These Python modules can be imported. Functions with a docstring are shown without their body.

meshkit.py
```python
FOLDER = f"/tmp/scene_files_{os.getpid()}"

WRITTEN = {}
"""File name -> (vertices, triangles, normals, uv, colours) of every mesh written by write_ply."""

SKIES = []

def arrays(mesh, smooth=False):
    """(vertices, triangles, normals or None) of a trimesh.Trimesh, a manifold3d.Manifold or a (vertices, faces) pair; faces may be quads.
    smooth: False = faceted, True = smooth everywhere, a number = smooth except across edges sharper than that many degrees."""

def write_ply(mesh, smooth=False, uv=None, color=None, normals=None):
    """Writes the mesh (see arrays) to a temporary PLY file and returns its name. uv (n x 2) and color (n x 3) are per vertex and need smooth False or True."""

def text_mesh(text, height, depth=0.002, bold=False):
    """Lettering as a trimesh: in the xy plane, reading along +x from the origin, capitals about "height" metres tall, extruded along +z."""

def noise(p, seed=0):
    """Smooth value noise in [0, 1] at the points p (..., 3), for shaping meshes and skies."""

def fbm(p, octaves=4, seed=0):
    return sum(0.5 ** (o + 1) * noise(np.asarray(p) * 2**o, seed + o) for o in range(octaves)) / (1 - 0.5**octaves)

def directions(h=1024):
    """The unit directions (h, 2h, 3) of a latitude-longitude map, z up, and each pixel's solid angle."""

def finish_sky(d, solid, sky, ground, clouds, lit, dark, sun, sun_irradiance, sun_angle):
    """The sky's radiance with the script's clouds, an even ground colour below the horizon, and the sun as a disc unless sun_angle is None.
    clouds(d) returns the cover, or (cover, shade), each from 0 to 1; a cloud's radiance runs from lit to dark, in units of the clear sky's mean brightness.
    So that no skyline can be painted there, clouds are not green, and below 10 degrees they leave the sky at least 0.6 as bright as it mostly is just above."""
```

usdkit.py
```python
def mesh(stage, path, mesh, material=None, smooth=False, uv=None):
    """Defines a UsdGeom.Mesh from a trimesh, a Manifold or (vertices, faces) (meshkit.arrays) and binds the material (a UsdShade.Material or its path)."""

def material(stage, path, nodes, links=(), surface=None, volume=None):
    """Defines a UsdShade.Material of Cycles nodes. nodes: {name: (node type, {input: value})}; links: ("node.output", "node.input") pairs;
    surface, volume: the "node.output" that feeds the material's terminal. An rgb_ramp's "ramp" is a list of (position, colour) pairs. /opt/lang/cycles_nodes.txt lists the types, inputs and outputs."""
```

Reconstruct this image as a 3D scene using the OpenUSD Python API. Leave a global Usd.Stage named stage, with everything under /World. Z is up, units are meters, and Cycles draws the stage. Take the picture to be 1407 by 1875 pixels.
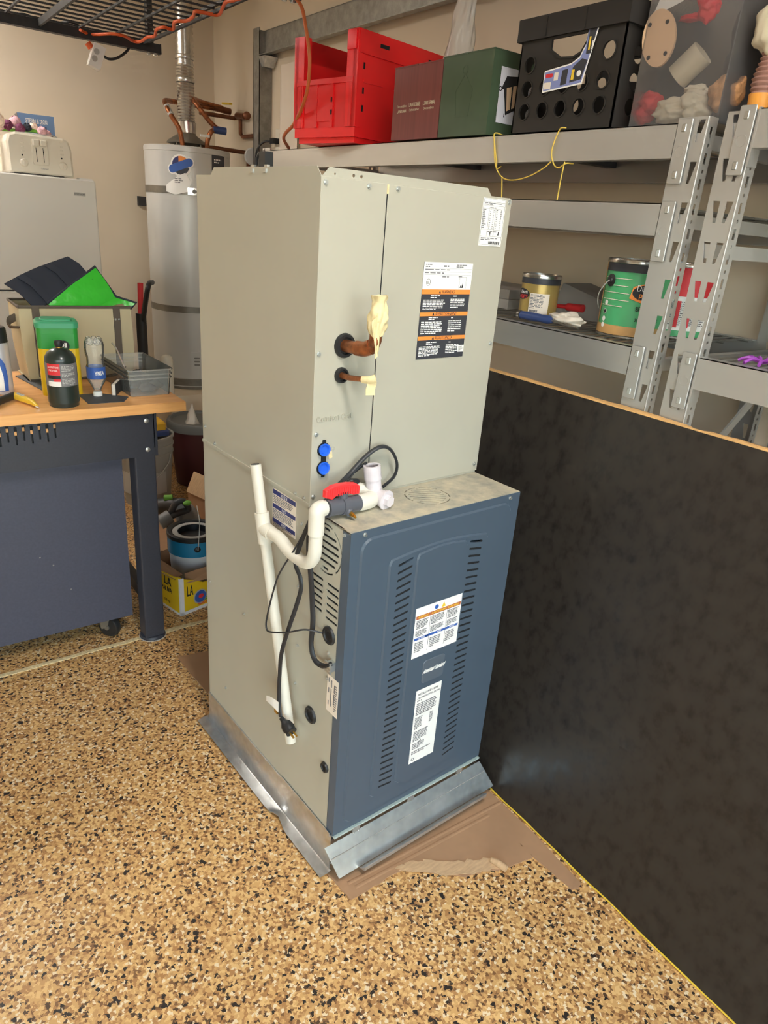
import math, random
import numpy as np, trimesh, shapely
from shapely.geometry import Polygon, Point, box as sbox, LineString
from shapely.ops import unary_union
from pxr import Usd, UsdGeom, UsdLux, UsdShade, Gf, Sdf
import usdkit, meshkit

EXPOSURE, SKY, SUN, SUN_ROTZ, FILL_LAMP = 0.83, 0.29, 14.0, 12.0, 27.0
stage = Usd.Stage.CreateInMemory()
UsdGeom.SetStageUpAxis(stage, UsdGeom.Tokens.z)
UsdGeom.SetStageMetersPerUnit(stage, 1.0)
W0 = UsdGeom.Xform.Define(stage, '/World')
stage.SetDefaultPrim(W0.GetPrim())
LK = '/World/Looks'
UsdGeom.Scope.Define(stage, LK)
A = np.array

# ------------------------------------------------------------------ camera
CAM = A([-0.76069, -1.11535, 1.59972])
FPX = 1280.17
ROT = A([[0.81374, -0.57651, 0.07387], [-0.16505, -0.35141, -0.92158], [0.55726, 0.73776, -0.38100]])  # rows: right, down, forward
ROT = A([ROT[0] / np.linalg.norm(ROT[0]), ROT[1] / np.linalg.norm(ROT[1]), ROT[2] / np.linalg.norm(ROT[2])])
cam = UsdGeom.Camera.Define(stage, '/World/camera')
m = np.eye(4); m[0, :3] = ROT[0]; m[1, :3] = -ROT[1]; m[2, :3] = -ROT[2]; m[3, :3] = CAM
cam.AddTransformOp().Set(Gf.Matrix4d(m.tolist()))
cam.CreateHorizontalApertureAttr(36.0)
cam.CreateVerticalApertureAttr(36.0 * 1875 / 1407)
cam.CreateFocalLengthAttr(36.0 * FPX / 1407)
cam.CreateExposureAttr(EXPOSURE)

# ------------------------------------------------------------------ daylight: sky and sun outside the open garage door
SUN_EL = 61.0
dome = UsdLux.DomeLight.Define(stage, '/World/sky')
dome.CreateIntensityAttr(1.0)
skym = usdkit.material(stage, LK + '/sky', {
    's': ('sky_texture', {'sky_type': 'multiple_scattering', 'sun_disc': False, 'sun_elevation': math.radians(SUN_EL), 'sun_rotation': math.radians(0), 'aerosol_density': 1.4}),
    'w': ('mix_color', {'blend_type': 'multiply', 'fac': 1.0, 'b': (1.22, 1.0, 0.74)}),   # the camera's daylight white balance
    'b': ('background_shader', {'strength': SKY})}, [('s.color', 'w.a'), ('w.result', 'b.color')], surface='b.background')
UsdShade.MaterialBindingAPI.Apply(dome.GetPrim()).Bind(skym)
sun = UsdLux.DistantLight.Define(stage, '/World/sun')
sun.CreateIntensityAttr(SUN); sun.CreateAngleAttr(0.53); sun.CreateColorAttr(Gf.Vec3f(1.0, 0.90, 0.74))
sun.AddRotateXYZOp().Set(Gf.Vec3f(90 - SUN_EL, 0, SUN_ROTZ))

# ------------------------------------------------------------------ small tools
def ray(u, v): return A([(u - 703.5) / FPX, (v - 937.5) / FPX, 1.0]) @ ROT
def hit(u, v, ax, val):
    d = ray(u, v); return CAM + d * ((val - CAM[ax]) / d[ax])
def gx(u, v, x): return hit(u, v, 0, x)
def gy(u, v, y): return hit(u, v, 1, y)
def gz(u, v, z): return hit(u, v, 2, z)
G3 = math.radians(3.0)
RU = A([[math.cos(G3), -math.sin(G3), 0], [math.sin(G3), math.cos(G3), 0], [0, 0, 1]])   # the furnace stands turned by 3 degrees
def loc(u, v, ax, val):
    d = RU.T @ ray(u, v); c = RU.T @ CAM
    return c + d * ((val - c[ax]) / d[ax])
def lx(u, v, x): return loc(u, v, 0, x)
def ly(u, v, y): return loc(u, v, 1, y)
def lz(u, v, z): return loc(u, v, 2, z)

def cat(*ms):
    ms = [x for x in ms if x is not None]
    flat = []
    for x in ms: flat += list(x) if isinstance(x, (list, tuple)) else [x]
    return trimesh.util.concatenate(flat)
def bx(x0, x1, y0, y1, z0, z1):
    b = trimesh.creation.box((abs(x1 - x0), abs(y1 - y0), abs(z1 - z0))); b.apply_translation(((x0 + x1) / 2, (y0 + y1) / 2, (z0 + z1) / 2)); return b
def hexa(p):
    """eight corners: bottom four then top four, both counter-clockwise"""
    f = [[0, 3, 2, 1], [4, 5, 6, 7], [0, 1, 5, 4], [1, 2, 6, 5], [2, 3, 7, 6], [3, 0, 4, 7]]
    t = []
    for q in f: t += [[q[0], q[1], q[2]], [q[0], q[2], q[3]]]
    x = trimesh.Trimesh(A(p, float), t, process=False); x.fix_normals(); return x
def rect(w, h, r=0.0, cx=0, cy=0, n=6):
    if r <= 0: return sbox(cx - w / 2, cy - h / 2, cx + w / 2, cy + h / 2)
    pts = []
    for k, (sx, sy) in enumerate(((1, 1), (-1, 1), (-1, -1), (1, -1))):
        for i in range(n + 1):
            a = math.pi / 2 * (k + i / n); pts.append((cx + sx * (w / 2 - r) + r * math.cos(a), cy + sy * (h / 2 - r) + r * math.sin(a)))
    return Polygon(pts)
def disc(r, cx=0, cy=0, n=32, ry=None):
    return Polygon([(cx + r * math.cos(2 * math.pi * i / n), cy + (ry or r) * math.sin(2 * math.pi * i / n)) for i in range(n)])
def ext(poly, h, z0=0.0):
    gs = [g for g in getattr(poly, 'geoms', [poly]) if g.area > 1e-10]
    x = trimesh.util.concatenate([trimesh.creation.extrude_polygon(g, h, engine='earcut') for g in gs]); x.apply_translation((0, 0, z0)); return x
def bev(poly, h, d, z0=0.0):
    """prism whose outer rim is chamfered by d (holes stay straight)"""
    P = shapely.geometry.polygon.orient(poly, 1.0)
    e = A(P.exterior.coords)[:-1]; n = len(e)
    a, b = e - np.roll(e, 1, 0), np.roll(e, -1, 0) - e
    a /= np.linalg.norm(a, axis=1)[:, None] + 1e-12; b /= np.linalg.norm(b, axis=1)[:, None] + 1e-12
    na, nb = np.c_[-a[:, 1], a[:, 0]], np.c_[-b[:, 1], b[:, 0]]
    mt = na + nb; mt /= np.maximum((mt * nb).sum(1), 0.3)[:, None]
    inn = e + mt * d
    top = Polygon(inn, [list(r.coords) for r in P.interiors])
    v2, f = trimesh.creation.triangulate_polygon(top, engine='earcut')
    parts = [(np.c_[v2, np.full(len(v2), h)], f), (np.c_[v2, np.zeros(len(v2))], A(f)[:, ::-1])]
    def side(lo, hi, zl, zh):
        k = len(lo); i = np.arange(k); j = (i + 1) % k
        return np.vstack([np.c_[lo, np.full(k, zl)], np.c_[hi, np.full(k, zh)]]), np.vstack([np.c_[i, j, j + k], np.c_[i, j + k, i + k]])
    parts.append(side(e, e, 0, h - d)); parts.append(side(e, inn, h - d, h)); parts.append(side(inn, e, 0, 0))
    for r in P.interiors:
        q = A(r.coords)[:-1]; parts.append(side(q, q, 0, h))
    x = trimesh.util.concatenate([trimesh.Trimesh(vv, ff, process=False) for vv, ff in parts]); x.apply_translation((0, 0, z0)); return x
def fr(o, u, v):
    u, v = A(u, float), A(v, float); M = np.eye(4); M[:3, 0], M[:3, 1], M[:3, 2], M[:3, 3] = u, v, np.cross(u, v), o; return M
def put(mesh, M):
    x = mesh.copy(); x.apply_transform(M); return x
def move(mesh, x=0, y=0, z=0, rz=0.0):
    M = trimesh.transformations.rotation_matrix(rz, (0, 0, 1)); M[:3, 3] = (x, y, z); return put(mesh, M)
FRONT = lambda o: fr(o, (1, 0, 0), (0, 0, 1))      # seen from -y
LEFT = lambda o: fr(o, (0, -1, 0), (0, 0, 1))      # seen from -x
TOP = lambda o: fr(o, (1, 0, 0), (0, 1, 0))
def aim(p0, p1):
    p0, p1 = A(p0, float), A(p1, float); d = p1 - p0; L = np.linalg.norm(d); M = trimesh.geometry.align_vectors((0, 0, 1), d / L); M[:3, 3] = p0; return M, L
def cyl(p0, p1, r, n=20):
    M, L = aim(p0, p1); c = trimesh.creation.cylinder(r, L, sections=n); c.apply_translation((0, 0, L / 2)); return put(c, M)
def lathe(prof, n=32, p0=None, p1=None):
    x = trimesh.creation.revolve(A(prof, float), sections=n)
    if p0 is not None: x = put(x, aim(p0, p1)[0])
    return x
def spline(pts, k=8):
    p = A(pts, float)
    if len(p) < 3: return p
    q = np.vstack([2 * p[0] - p[1], p, 2 * p[-1] - p[-2]]); out = []
    for i in range(1, len(q) - 2):
        a, b, c, d = q[i - 1], q[i], q[i + 1], q[i + 2]
        for t in np.linspace(0, 1, k, endpoint=False):
            out.append(0.5 * (2 * b + (c - a) * t + (2 * a - 5 * b + 4 * c - d) * t * t + (3 * b - a - 3 * c + d) * t ** 3))
    return A(out + [p[-1]])
def tube(pts, r, n=10, k=8, smooth=True, flat=None):
    """swept round section; r may be one radius or one per point; flat=(a,b) gives an oval section"""
    p = spline(pts, k) if smooth else A(pts, float)
    N = len(p)
    rr = np.interp(np.linspace(0, 1, N), np.linspace(0, 1, len(r)), r) if np.ndim(r) else np.full(N, r)
    t = np.gradient(p, axis=0); t /= np.linalg.norm(t, axis=1)[:, None] + 1e-12
    up = A([0, 0, 1.0]) if abs(t[0, 2]) < 0.9 else A([1.0, 0, 0])
    u = np.cross(up, t[0]); u /= np.linalg.norm(u); V = []
    for i in range(N):
        u = u - t[i] * (u @ t[i]); u /= np.linalg.norm(u); w = np.cross(t[i], u)
        a = np.arange(n) * 2 * math.pi / n; fa, fb = flat or (1, 1)
        V.append(p[i] + rr[i] * (fa * np.cos(a)[:, None] * u + fb * np.sin(a)[:, None] * w))
    V = np.vstack(V); F = []
    for i in range(N - 1):
        a = i * n + np.arange(n); b = i * n + (np.arange(n) + 1) % n
        F += [np.c_[a, b, b + n], np.c_[a, b + n, a + n]]
    V = np.vstack([V, p[0], p[-1]]); c0, c1 = N * n, N * n + 1; i = np.arange(n); j = (i + 1) % n
    F += [np.c_[j, i, np.full(n, c0)], np.c_[(N - 1) * n + i, (N - 1) * n + j, np.full(n, c1)]]
    return trimesh.Trimesh(V, np.vstack(F), process=False)
def sheet(P, th):
    """a grid of points (rows x cols x 3) given a thickness along its normal"""
    P = A(P, float); R, Cn = P.shape[:2]
    du, dv = np.gradient(P, axis=1), np.gradient(P, axis=0); nn = np.cross(du, dv); nn /= np.linalg.norm(nn, axis=2)[..., None] + 1e-12
    idx = np.arange(R * Cn).reshape(R, Cn); a, b, c, d = idx[:-1, :-1].ravel(), idx[:-1, 1:].ravel(), idx[1:, 1:].ravel(), idx[1:, :-1].ravel()
    top = np.vstack([np.c_[a, b, c], np.c_[a, c, d]]); K = R * Cn
    ring = np.r_[idx[0], idx[1:, -1], idx[-1, -2::-1], idx[-2:0:-1, 0]]; rn = np.roll(ring, -1)
    F = np.vstack([top, top[:, ::-1] + K, np.c_[ring, ring + K, rn + K], np.c_[ring, rn + K, rn]])
    return trimesh.Trimesh(np.vstack([(P + nn * th / 2).reshape(-1, 3), (P - nn * th / 2).reshape(-1, 3)]), F, process=False)
_tx = {}
def text(s, h, w=None, d=0.0004, bold=False):
    k = (s, bold)
    if k not in _tx: _tx[k] = meshkit.text_mesh(s, 1.0, 1.0, bold)
    x = _tx[k].copy(); lo, hi = x.bounds; sx = h if w is None else w / (hi[0] - lo[0])
    x.apply_translation((-(lo[0] + hi[0]) / 2, 0, 0)); x.apply_scale((sx, h, d)); return x
def rbox(w, d, h, r=0.01, b=0.004, z0=0):
    """box with rounded upright edges and a chamfered top"""
    return bev(rect(w, d, r), h, b, z0)

# ------------------------------------------------------------------ scene prims
_names = {}
def numbered(parent, name):
    k = (parent, name); i = _names.get(k, -1) + 1; _names[k] = i
    return f'{parent}/{name}' + (f'_{i:03d}' if i else '')
def tag(p, label=None, category=None, group=None, kind=None):
    for k, v in (('label', label), ('category', category), ('group', group), ('kind', kind)):
        if v: p.SetCustomDataByKey(k, v)
def thing(name, label, category, loc=(0, 0, 0), rz=0.0, group=None, kind=None):
    x = UsdGeom.Xform.Define(stage, numbered('/World', name)); x.AddTranslateOp().Set(Gf.Vec3d(*map(float, loc)))
    if rz: x.AddRotateZOp().Set(float(rz))
    tag(x.GetPrim(), label, category, group, kind); return x.GetPrim()
def part(parent, name, mesh, mt, smooth=35, label=None, kind=None):
    m = usdkit.mesh(stage, numbered(str(parent.GetPath()), name), mesh, LK + '/' + mt, smooth); tag(m.GetPrim(), label, None, None, kind); return m.GetPrim()
def solo(name, mesh, mt, label, category, smooth=35, group=None, kind=None):
    lo, hi = A(mesh.bounds); o = A([(lo[0] + hi[0]) / 2, (lo[1] + hi[1]) / 2, lo[2]]); q = mesh.copy(); q.apply_translation(-o)
    m = usdkit.mesh(stage, numbered('/World', name), q, LK + '/' + mt, smooth); m.AddTranslateOp().Set(Gf.Vec3d(*map(float, o)))
    tag(m.GetPrim(), label, category, group, kind); return m.GetPrim()
def struct(name, mesh, mt, label=None, smooth=False):
    m = usdkit.mesh(stage, numbered('/World', name), mesh, LK + '/' + mt, smooth); tag(m.GetPrim(), label, None, None, 'structure'); return m.GetPrim()

# ------------------------------------------------------------------ materials
def lin(c): return tuple((x / 255 / 12.92 if x <= 10 else ((x / 255 + 0.055) / 1.055) ** 2.4) for x in c)
def mat(name, rgb, rough=0.5, metal=0.0, var=None, bump=None, rvar=None, spec=0.5, coat=0.0, stretch=None, sub=None, trans=0.0, ior=1.5, col2=None):
    """var=(noise scale, +-amount) or with col2 mixes to a second colour; bump=(scale, strength, distance); rvar=(scale, amount) varies the gloss"""
    c = lin(rgb)
    N = {'p': ('principled_bsdf', {'base_color': c, 'roughness': rough, 'metallic': metal, 'specular_ior_level': spec, 'coat_weight': coat, 'transmission_weight': trans, 'ior': ior})}
    K = []
    N['g'] = ('geometry', {}); src = 'g.position'
    if stretch: N['m'] = ('mapping', {'mapping_type': 'point', 'scale': stretch}); K.append(('g.position', 'm.vector')); src = 'm.vector'
    if var:
        N['n'] = ('noise_texture', {'scale': var[0], 'detail': 4.0, 'roughness': 0.6}); K.append((src, 'n.vector'))
        a, b = (c, lin(col2)) if col2 else (tuple(x * (1 - var[1]) for x in c), tuple(min(1, x * (1 + var[1])) for x in c))
        N['r'] = ('rgb_ramp', {'ramp': [(0.3, a), (0.7, b)]}); K += [('n.fac', 'r.fac'), ('r.color', 'p.base_color')]
    if rvar:
        N['rn'] = ('noise_texture', {'scale': rvar[0], 'detail': 3.0}); K.append((src, 'rn.vector'))
        N['rm'] = ('map_range', {'from_min': 0.3, 'from_max': 0.7, 'to_min': max(0, rough - rvar[1]), 'to_max': min(1, rough + rvar[1])}); K += [('rn.fac', 'rm.value'), ('rm.result', 'p.roughness')]
    if bump:
        N['bn'] = ('noise_texture', {'scale': bump[0], 'detail': 2.0}); K.append((src, 'bn.vector'))
        N['bp'] = ('bump', {'strength': bump[1], 'distance': bump[2] if len(bump) > 2 else 0.001}); K += [('bn.fac', 'bp.height'), ('bp.normal', 'p.normal')]
    return usdkit.material(stage, LK + '/' + name, N, K, surface='p.BSDF')
def clearmat(name, tint=(1, 1, 1), haze=0.0, hazecol=(200, 200, 200), rough=0.05):
    """thin clear or milky plastic and film: light passes straight through, some is scattered, the surface shines"""
    usdkit.material(stage, LK + '/' + name, {
        't': ('transparent_bsdf', {'color': tint}), 'd': ('diffuse_bsdf', {'color': lin(hazecol)}), 'g': ('glossy_bsdf', {'color': (1, 1, 1), 'roughness': rough}),
        'f': ('fresnel', {'IOR': 1.28}), 'a': ('mix_closure', {'fac': haze}), 'b': ('mix_closure', {'fac': 0.1})},
        [('t.BSDF', 'a.closure1'), ('d.BSDF', 'a.closure2'), ('a.closure', 'b.closure1'), ('g.BSDF', 'b.closure2'), ('f.fac', 'b.fac')], surface='b.closure')

mat('drywall', (221, 206, 184), 0.85, var=(1.3, 0.035), bump=(60, 0.12, 0.002))
mat('ceiling_paint', (238, 233, 224), 0.9)
mat('concrete', (176, 170, 160), 0.9, var=(3, 0.12))
mat('stucco', (206, 192, 168), 0.9)
mat('seam_filler', (226, 205, 160), 0.55, var=(90, 0.25))
mat('putty_steel', (176, 172, 157), 0.42, var=(5, 0.02), rvar=(3, 0.06))
mat('dusty_top', (150, 146, 134), 0.6, var=(26, 0.5), col2=(196, 184, 158), bump=(300, 0.15))
mat('slate_steel', (71, 84, 98), 0.4, var=(4, 0.03), rvar=(3, 0.07))
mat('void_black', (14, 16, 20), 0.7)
mat('pale_edge', (190, 205, 200), 0.4, 0.3)
mat('zinc', (196, 200, 204), 0.3, 0.9, var=(18, 0.12), rvar=(9, 0.12))
mat('galvanized', (204, 205, 204), 0.27, 0.9, var=(60, 0.05), rvar=(9, 0.07))
mat('old_galvanized', (150, 148, 142), 0.5, 0.7, var=(22, 0.22))
mat('rack_steel', (186, 185, 182), 0.4, 0.75, var=(4, 0.05), rvar=(5, 0.06), stretch=(1, 0.3, 1))
mat('rack_wire', (150, 148, 144), 0.35, 0.9)
mat('screw_steel', (205, 208, 206), 0.3, 0.9)
mat('rubber', (26, 27, 29), 0.45)
mat('cord_black', (36, 38, 42), 0.42)
mat('copper', (184, 112, 70), 0.34, 0.8, var=(45, 0.4), col2=(112, 72, 50))
mat('copper_old', (128, 82, 58), 0.45, 0.7, var=(20, 0.25))
mat('brass', (206, 160, 70), 0.3, 0.95)
mat('masking_tape', (226, 208, 160), 0.6, var=(80, 0.1), bump=(120, 0.3, 0.002))
mat('cap_blue', (34, 98, 216), 0.4)
mat('pvc', (222, 217, 203), 0.38, var=(12, 0.03))
mat('pvc_white', (214, 206, 210), 0.35)
mat('pvc_gray', (84, 86, 94), 0.45)
mat('valve_red', (236, 56, 58), 0.4)
mat('paper_white', (238, 236, 232), 0.6)
mat('paper_cream', (232, 220, 206), 0.65)
mat('ink_gray', (120, 118, 120), 0.7)
mat('ink_black', (32, 32, 36), 0.6)
mat('label_charcoal', (52, 53, 60), 0.5)
mat('label_orange', (236, 142, 62), 0.5)
mat('label_rust', (178, 102, 66), 0.5)
mat('label_blue', (52, 92, 170), 0.5)
mat('label_lilac', (128, 138, 190), 0.5)
mat('label_navy', (44, 50, 104), 0.5)
mat('label_red', (214, 48, 56), 0.5)
mat('label_yellow', (238, 200, 60), 0.5)
mat('badge_gray', (98, 108, 120), 0.35, 0.3)
mat('chrome', (232, 234, 238), 0.15, 0.9)
mat('cardboard', (168, 130, 97), 0.8, var=(7, 0.08), bump=(220, 0.08))
mat('cardboard_torn', (196, 162, 124), 0.85, var=(30, 0.12), stretch=(1, 6, 1))
mat('board_black', (37, 33, 31), 0.36, var=(30, 0.5), col2=(51, 46, 41), rvar=(30, 0.12), spec=0.35, bump=(140, 0.06), stretch=(1.0, 1.0, 0.8))
mat('board_edge', (208, 162, 104), 0.7, var=(6, 0.22), stretch=(20, 1.5, 20))
mat('tape_yellow', (224, 188, 60), 0.6)
mat('crate_red', (246, 30, 36), 0.36)
mat('crate_red_dark', (232, 28, 34), 0.4)
mat('maroon_card', (124, 62, 58), 0.6, var=(3, 0.12), stretch=(4, 30, 1))
mat('green_card', (66, 84, 62), 0.55, var=(9, 0.12))
mat('card_gold', (205, 190, 165), 0.5)
mat('photo_sky', (222, 222, 232), 0.4)
mat('crate_black', (29, 26, 24), 0.55, var=(6, 0.15))
mat('film_cream', (226, 216, 204), 0.25)
mat('twine_yellow', (222, 190, 84), 0.7)
mat('can_metal', (190, 186, 180), 0.22, 0.95)
mat('can_gold', (186, 160, 96), 0.32, 0.5)
mat('can_green', (78, 168, 112), 0.34)
mat('paint_tan', (196, 152, 96), 0.5, var=(14, 0.1))
mat('handle_navy', (48, 66, 112), 0.4)
mat('rag_white', (214, 204, 190), 0.8)
mat('wood_bench', (244, 186, 118), 0.42, var=(3.0, 0.5), col2=(224, 158, 94), stretch=(1.2, 18, 18))
mat('bench_steel', (49, 51, 60), 0.42, var=(160, 0.12), bump=(900, 0.12, 0.0006))
mat('cabinet_steel', (65, 68, 84), 0.45, var=(120, 0.1), bump=(800, 0.1, 0.0006))
mat('fridge_white', (222, 218, 212), 0.3)
mat('toaster_white', (226, 218, 202), 0.32)
mat('dark_gray', (60, 58, 58), 0.5)
mat('mid_gray', (128, 126, 124), 0.5)
mat('light_gray', (178, 176, 172), 0.5)
mat('heater_gray', (196, 195, 192), 0.34, 0.15, var=(3, 0.03))
mat('strap_steel', (128, 124, 116), 0.4, 0.7, var=(10, 0.2))
mat('duct_foil', (206, 204, 200), 0.22, 0.95, var=(20, 0.1))
mat('tote_beige', (200, 186, 152), 0.75, var=(5, 0.04), bump=(500, 0.2, 0.0006))
mat('tote_brown', (96, 86, 76), 0.8, bump=(400, 0.25, 0.0008))
mat('tote_navy', (34, 40, 54), 0.7, bump=(400, 0.2, 0.0008))
mat('lining_green', (60, 196, 52), 0.28, bump=(28, 0.35, 0.006))
mat('tub_green', (48, 150, 62), 0.3)
mat('tub_lid', (70, 160, 116), 0.4)
mat('tub_yellow', (236, 196, 34), 0.32)
mat('propane_green', (34, 44, 40), 0.3, coat=0.3)
mat('knife_yellow', (240, 196, 60), 0.4)
mat('can_silver', (196, 196, 204), 0.32, 0.4)
mat('mat_dark', (68, 70, 76), 0.6)
mat('plate_gray', (92, 98, 106), 0.5)
mat('bucket_gray', (150, 148, 142), 0.5)
mat('bin_maroon', (74, 34, 36), 0.45)
mat('lid_gray', (110, 110, 108), 0.5)
mat('sponge_yellow', (220, 170, 44), 0.8)
mat('tool_green', (110, 170, 60), 0.5)
mat('pail_blue', (30, 120, 160), 0.4)
mat('pail_white', (206, 204, 206), 0.4)
mat('carton_yellow', (228, 190, 30), 0.5)
mat('carton_white', (222, 220, 224), 0.5)
mat('overhead_steel', (46, 45, 45), 0.5, 0.1, var=(30, 0.25))
mat('cord_orange', (226, 96, 40), 0.45)
mat('cord_rust', (196, 102, 52), 0.45)
mat('petal_cream', (238, 214, 198), 0.8, var=(60, 0.1))
mat('petal_pink', (214, 168, 178), 0.8, var=(60, 0.15))
mat('petal_plum', (112, 52, 84), 0.8, var=(60, 0.2))
mat('vase_gray', (150, 142, 130), 0.4)
mat('stripe_brown', (150, 112, 100), 0.5)
mat('fig_orange', (222, 150, 62), 0.45)
mat('wicker', (176, 128, 84), 0.8, var=(60, 0.3), bump=(90, 0.6, 0.004))
mat('decor_tan', (236, 200, 162), 0.6)
mat('candle_ivory', (206, 194, 168), 0.5)
mat('cloth_cream', (216, 204, 180), 0.85)
mat('purple', (150, 66, 170), 0.5)
mat('bag_dark', (62, 60, 62), 0.6, var=(4, 0.15))
mat('shop_box', (110, 142, 186), 0.5)
mat('shop_box_photo', (92, 72, 64), 0.5, var=(14, 0.4))
mat('outlet_plastic', (224, 216, 200), 0.4)
clearmat('clear_plastic', (0.995, 0.995, 0.995), 0.07, (240, 240, 235))
clearmat('milky_plastic', (0.97, 0.97, 0.975), 0.07, (190, 186, 188), 0.15)
clearmat('bubble_film', (0.98, 0.98, 0.98), 0.55, (240, 232, 222), 0.2)
usdkit.material(stage, LK + '/floor_flakes', {
    'g': ('geometry', {}), 'wn': ('noise_texture', {'scale': 170.0, 'detail': 3.0}),
    'ws': ('vector_math', {'math_type': 'multiply_add', 'vector2': (0.014, 0.014, 0.0)}),
    'v': ('voronoi_texture', {'scale': 165.0, 'dimensions': '2D'}), 's': ('separate_color', {'color_type': 'rgb'}),
    'r': ('rgb_ramp', {'interpolate': False, 'ramp': [(0.0, lin((84, 62, 44))), (0.05, lin((132, 94, 60))), (0.15, lin((178, 130, 80))), (0.32, lin((212, 166, 106))), (0.58, lin((228, 186, 124))), (0.80, lin((198, 152, 98))), (0.915, lin((236, 214, 176)))]}),
    'v2': ('voronoi_texture', {'scale': 132.0, 'dimensions': '2D'}), 's2': ('separate_color', {'color_type': 'rgb'}),
    'k': ('math', {'math_type': 'less_than', 'value2': 0.052}),
    'vb': ('noise_texture', {'scale': 2.2, 'detail': 3.0}), 'vr': ('rgb_ramp', {'ramp': [(0.3, (0.86, 0.86, 0.87)), (0.7, (1.0, 1.0, 1.0))]}), 'vm': ('mix_color', {'blend_type': 'multiply', 'fac': 1.0}),
    'mx': ('mix_color', {'b': lin((44, 37, 32))}), 'b': ('bump', {'strength': 0.10, 'distance': 0.001}),
    'p': ('principled_bsdf', {'roughness': 0.4, 'specular_ior_level': 0.45})},
    [('g.position', 'wn.vector'), ('wn.color', 'ws.vector1'), ('g.position', 'ws.vector3'), ('ws.vector', 'v.vector'), ('ws.vector', 'v2.vector'),
     ('v.color', 's.color'), ('s.r', 'r.fac'), ('v2.color', 's2.color'), ('s2.g', 'k.value1'), ('k.value', 'mx.fac'), ('r.color', 'mx.a'), ('mx.result', 'vm.a'), ('g.position', 'vb.vector'), ('vb.fac', 'vr.fac'), ('vr.color', 'vm.b'), ('vm.result', 'p.base_color'), ('wn.fac', 'b.height'), ('b.normal', 'p.normal')], surface='p.BSDF')

# ------------------------------------------------------------------ the garage
XR, YB, XL, YF, ZC = 1.47, 4.18, -4.3, -2.7, 2.95
DW0, DW1, DH = -3.9, 1.0, 2.35                    # the open garage door, behind the camera
struct('floor', bx(XL - .15, XR + .15, YF - .15, YB + .15, -0.12, 0.0), 'floor_flakes', 'tan and black flake epoxy garage floor')
struct('driveway', bx(-14, 12, -16, YF - .15, -0.14, -0.03), 'concrete', 'pale concrete driveway outside the garage')
struct('ceiling', bx(XL - .15, XR + .15, YF - .15, YB + .15, ZC, ZC + .12), 'ceiling_paint')
struct('wall_back', bx(XL - .15, XR + .15, YB, YB + .15, 0, ZC), 'drywall', 'beige painted drywall behind fridge and water heater')
struct('wall_right', bx(XR, XR + .15, YF, YB, 0, ZC), 'drywall', 'beige painted drywall behind the shelving')
struct('wall_left', bx(XL - .15, XL, YF, YB, 0, ZC), 'drywall')
struct('wall_front', cat(bx(XL - .15, DW0, YF - .15, YF, 0, ZC), bx(DW1, XR + .15, YF - .15, YF, 0, ZC), bx(DW0, DW1, YF - .15, YF, DH, ZC)), 'stucco')
# pale filled saw-cut joint across the floor, its rim a little uneven
rng = np.random.default_rng(5)
n = 60; xs = np.linspace(-3.0, 1.0, n); yc = 1.322 + 0.012 * (xs + .58) + rng.normal(0, .0015, n); wv = 0.010 + rng.normal(0, .0015, n)
struct('trim_1', ext(Polygon(list(zip(xs, yc - wv)) + list(zip(xs[::-1], (yc + wv)[::-1]))), 0.0022, 0.0002), 'seam_filler', 'pale filled joint running across the flake floor')

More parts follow.
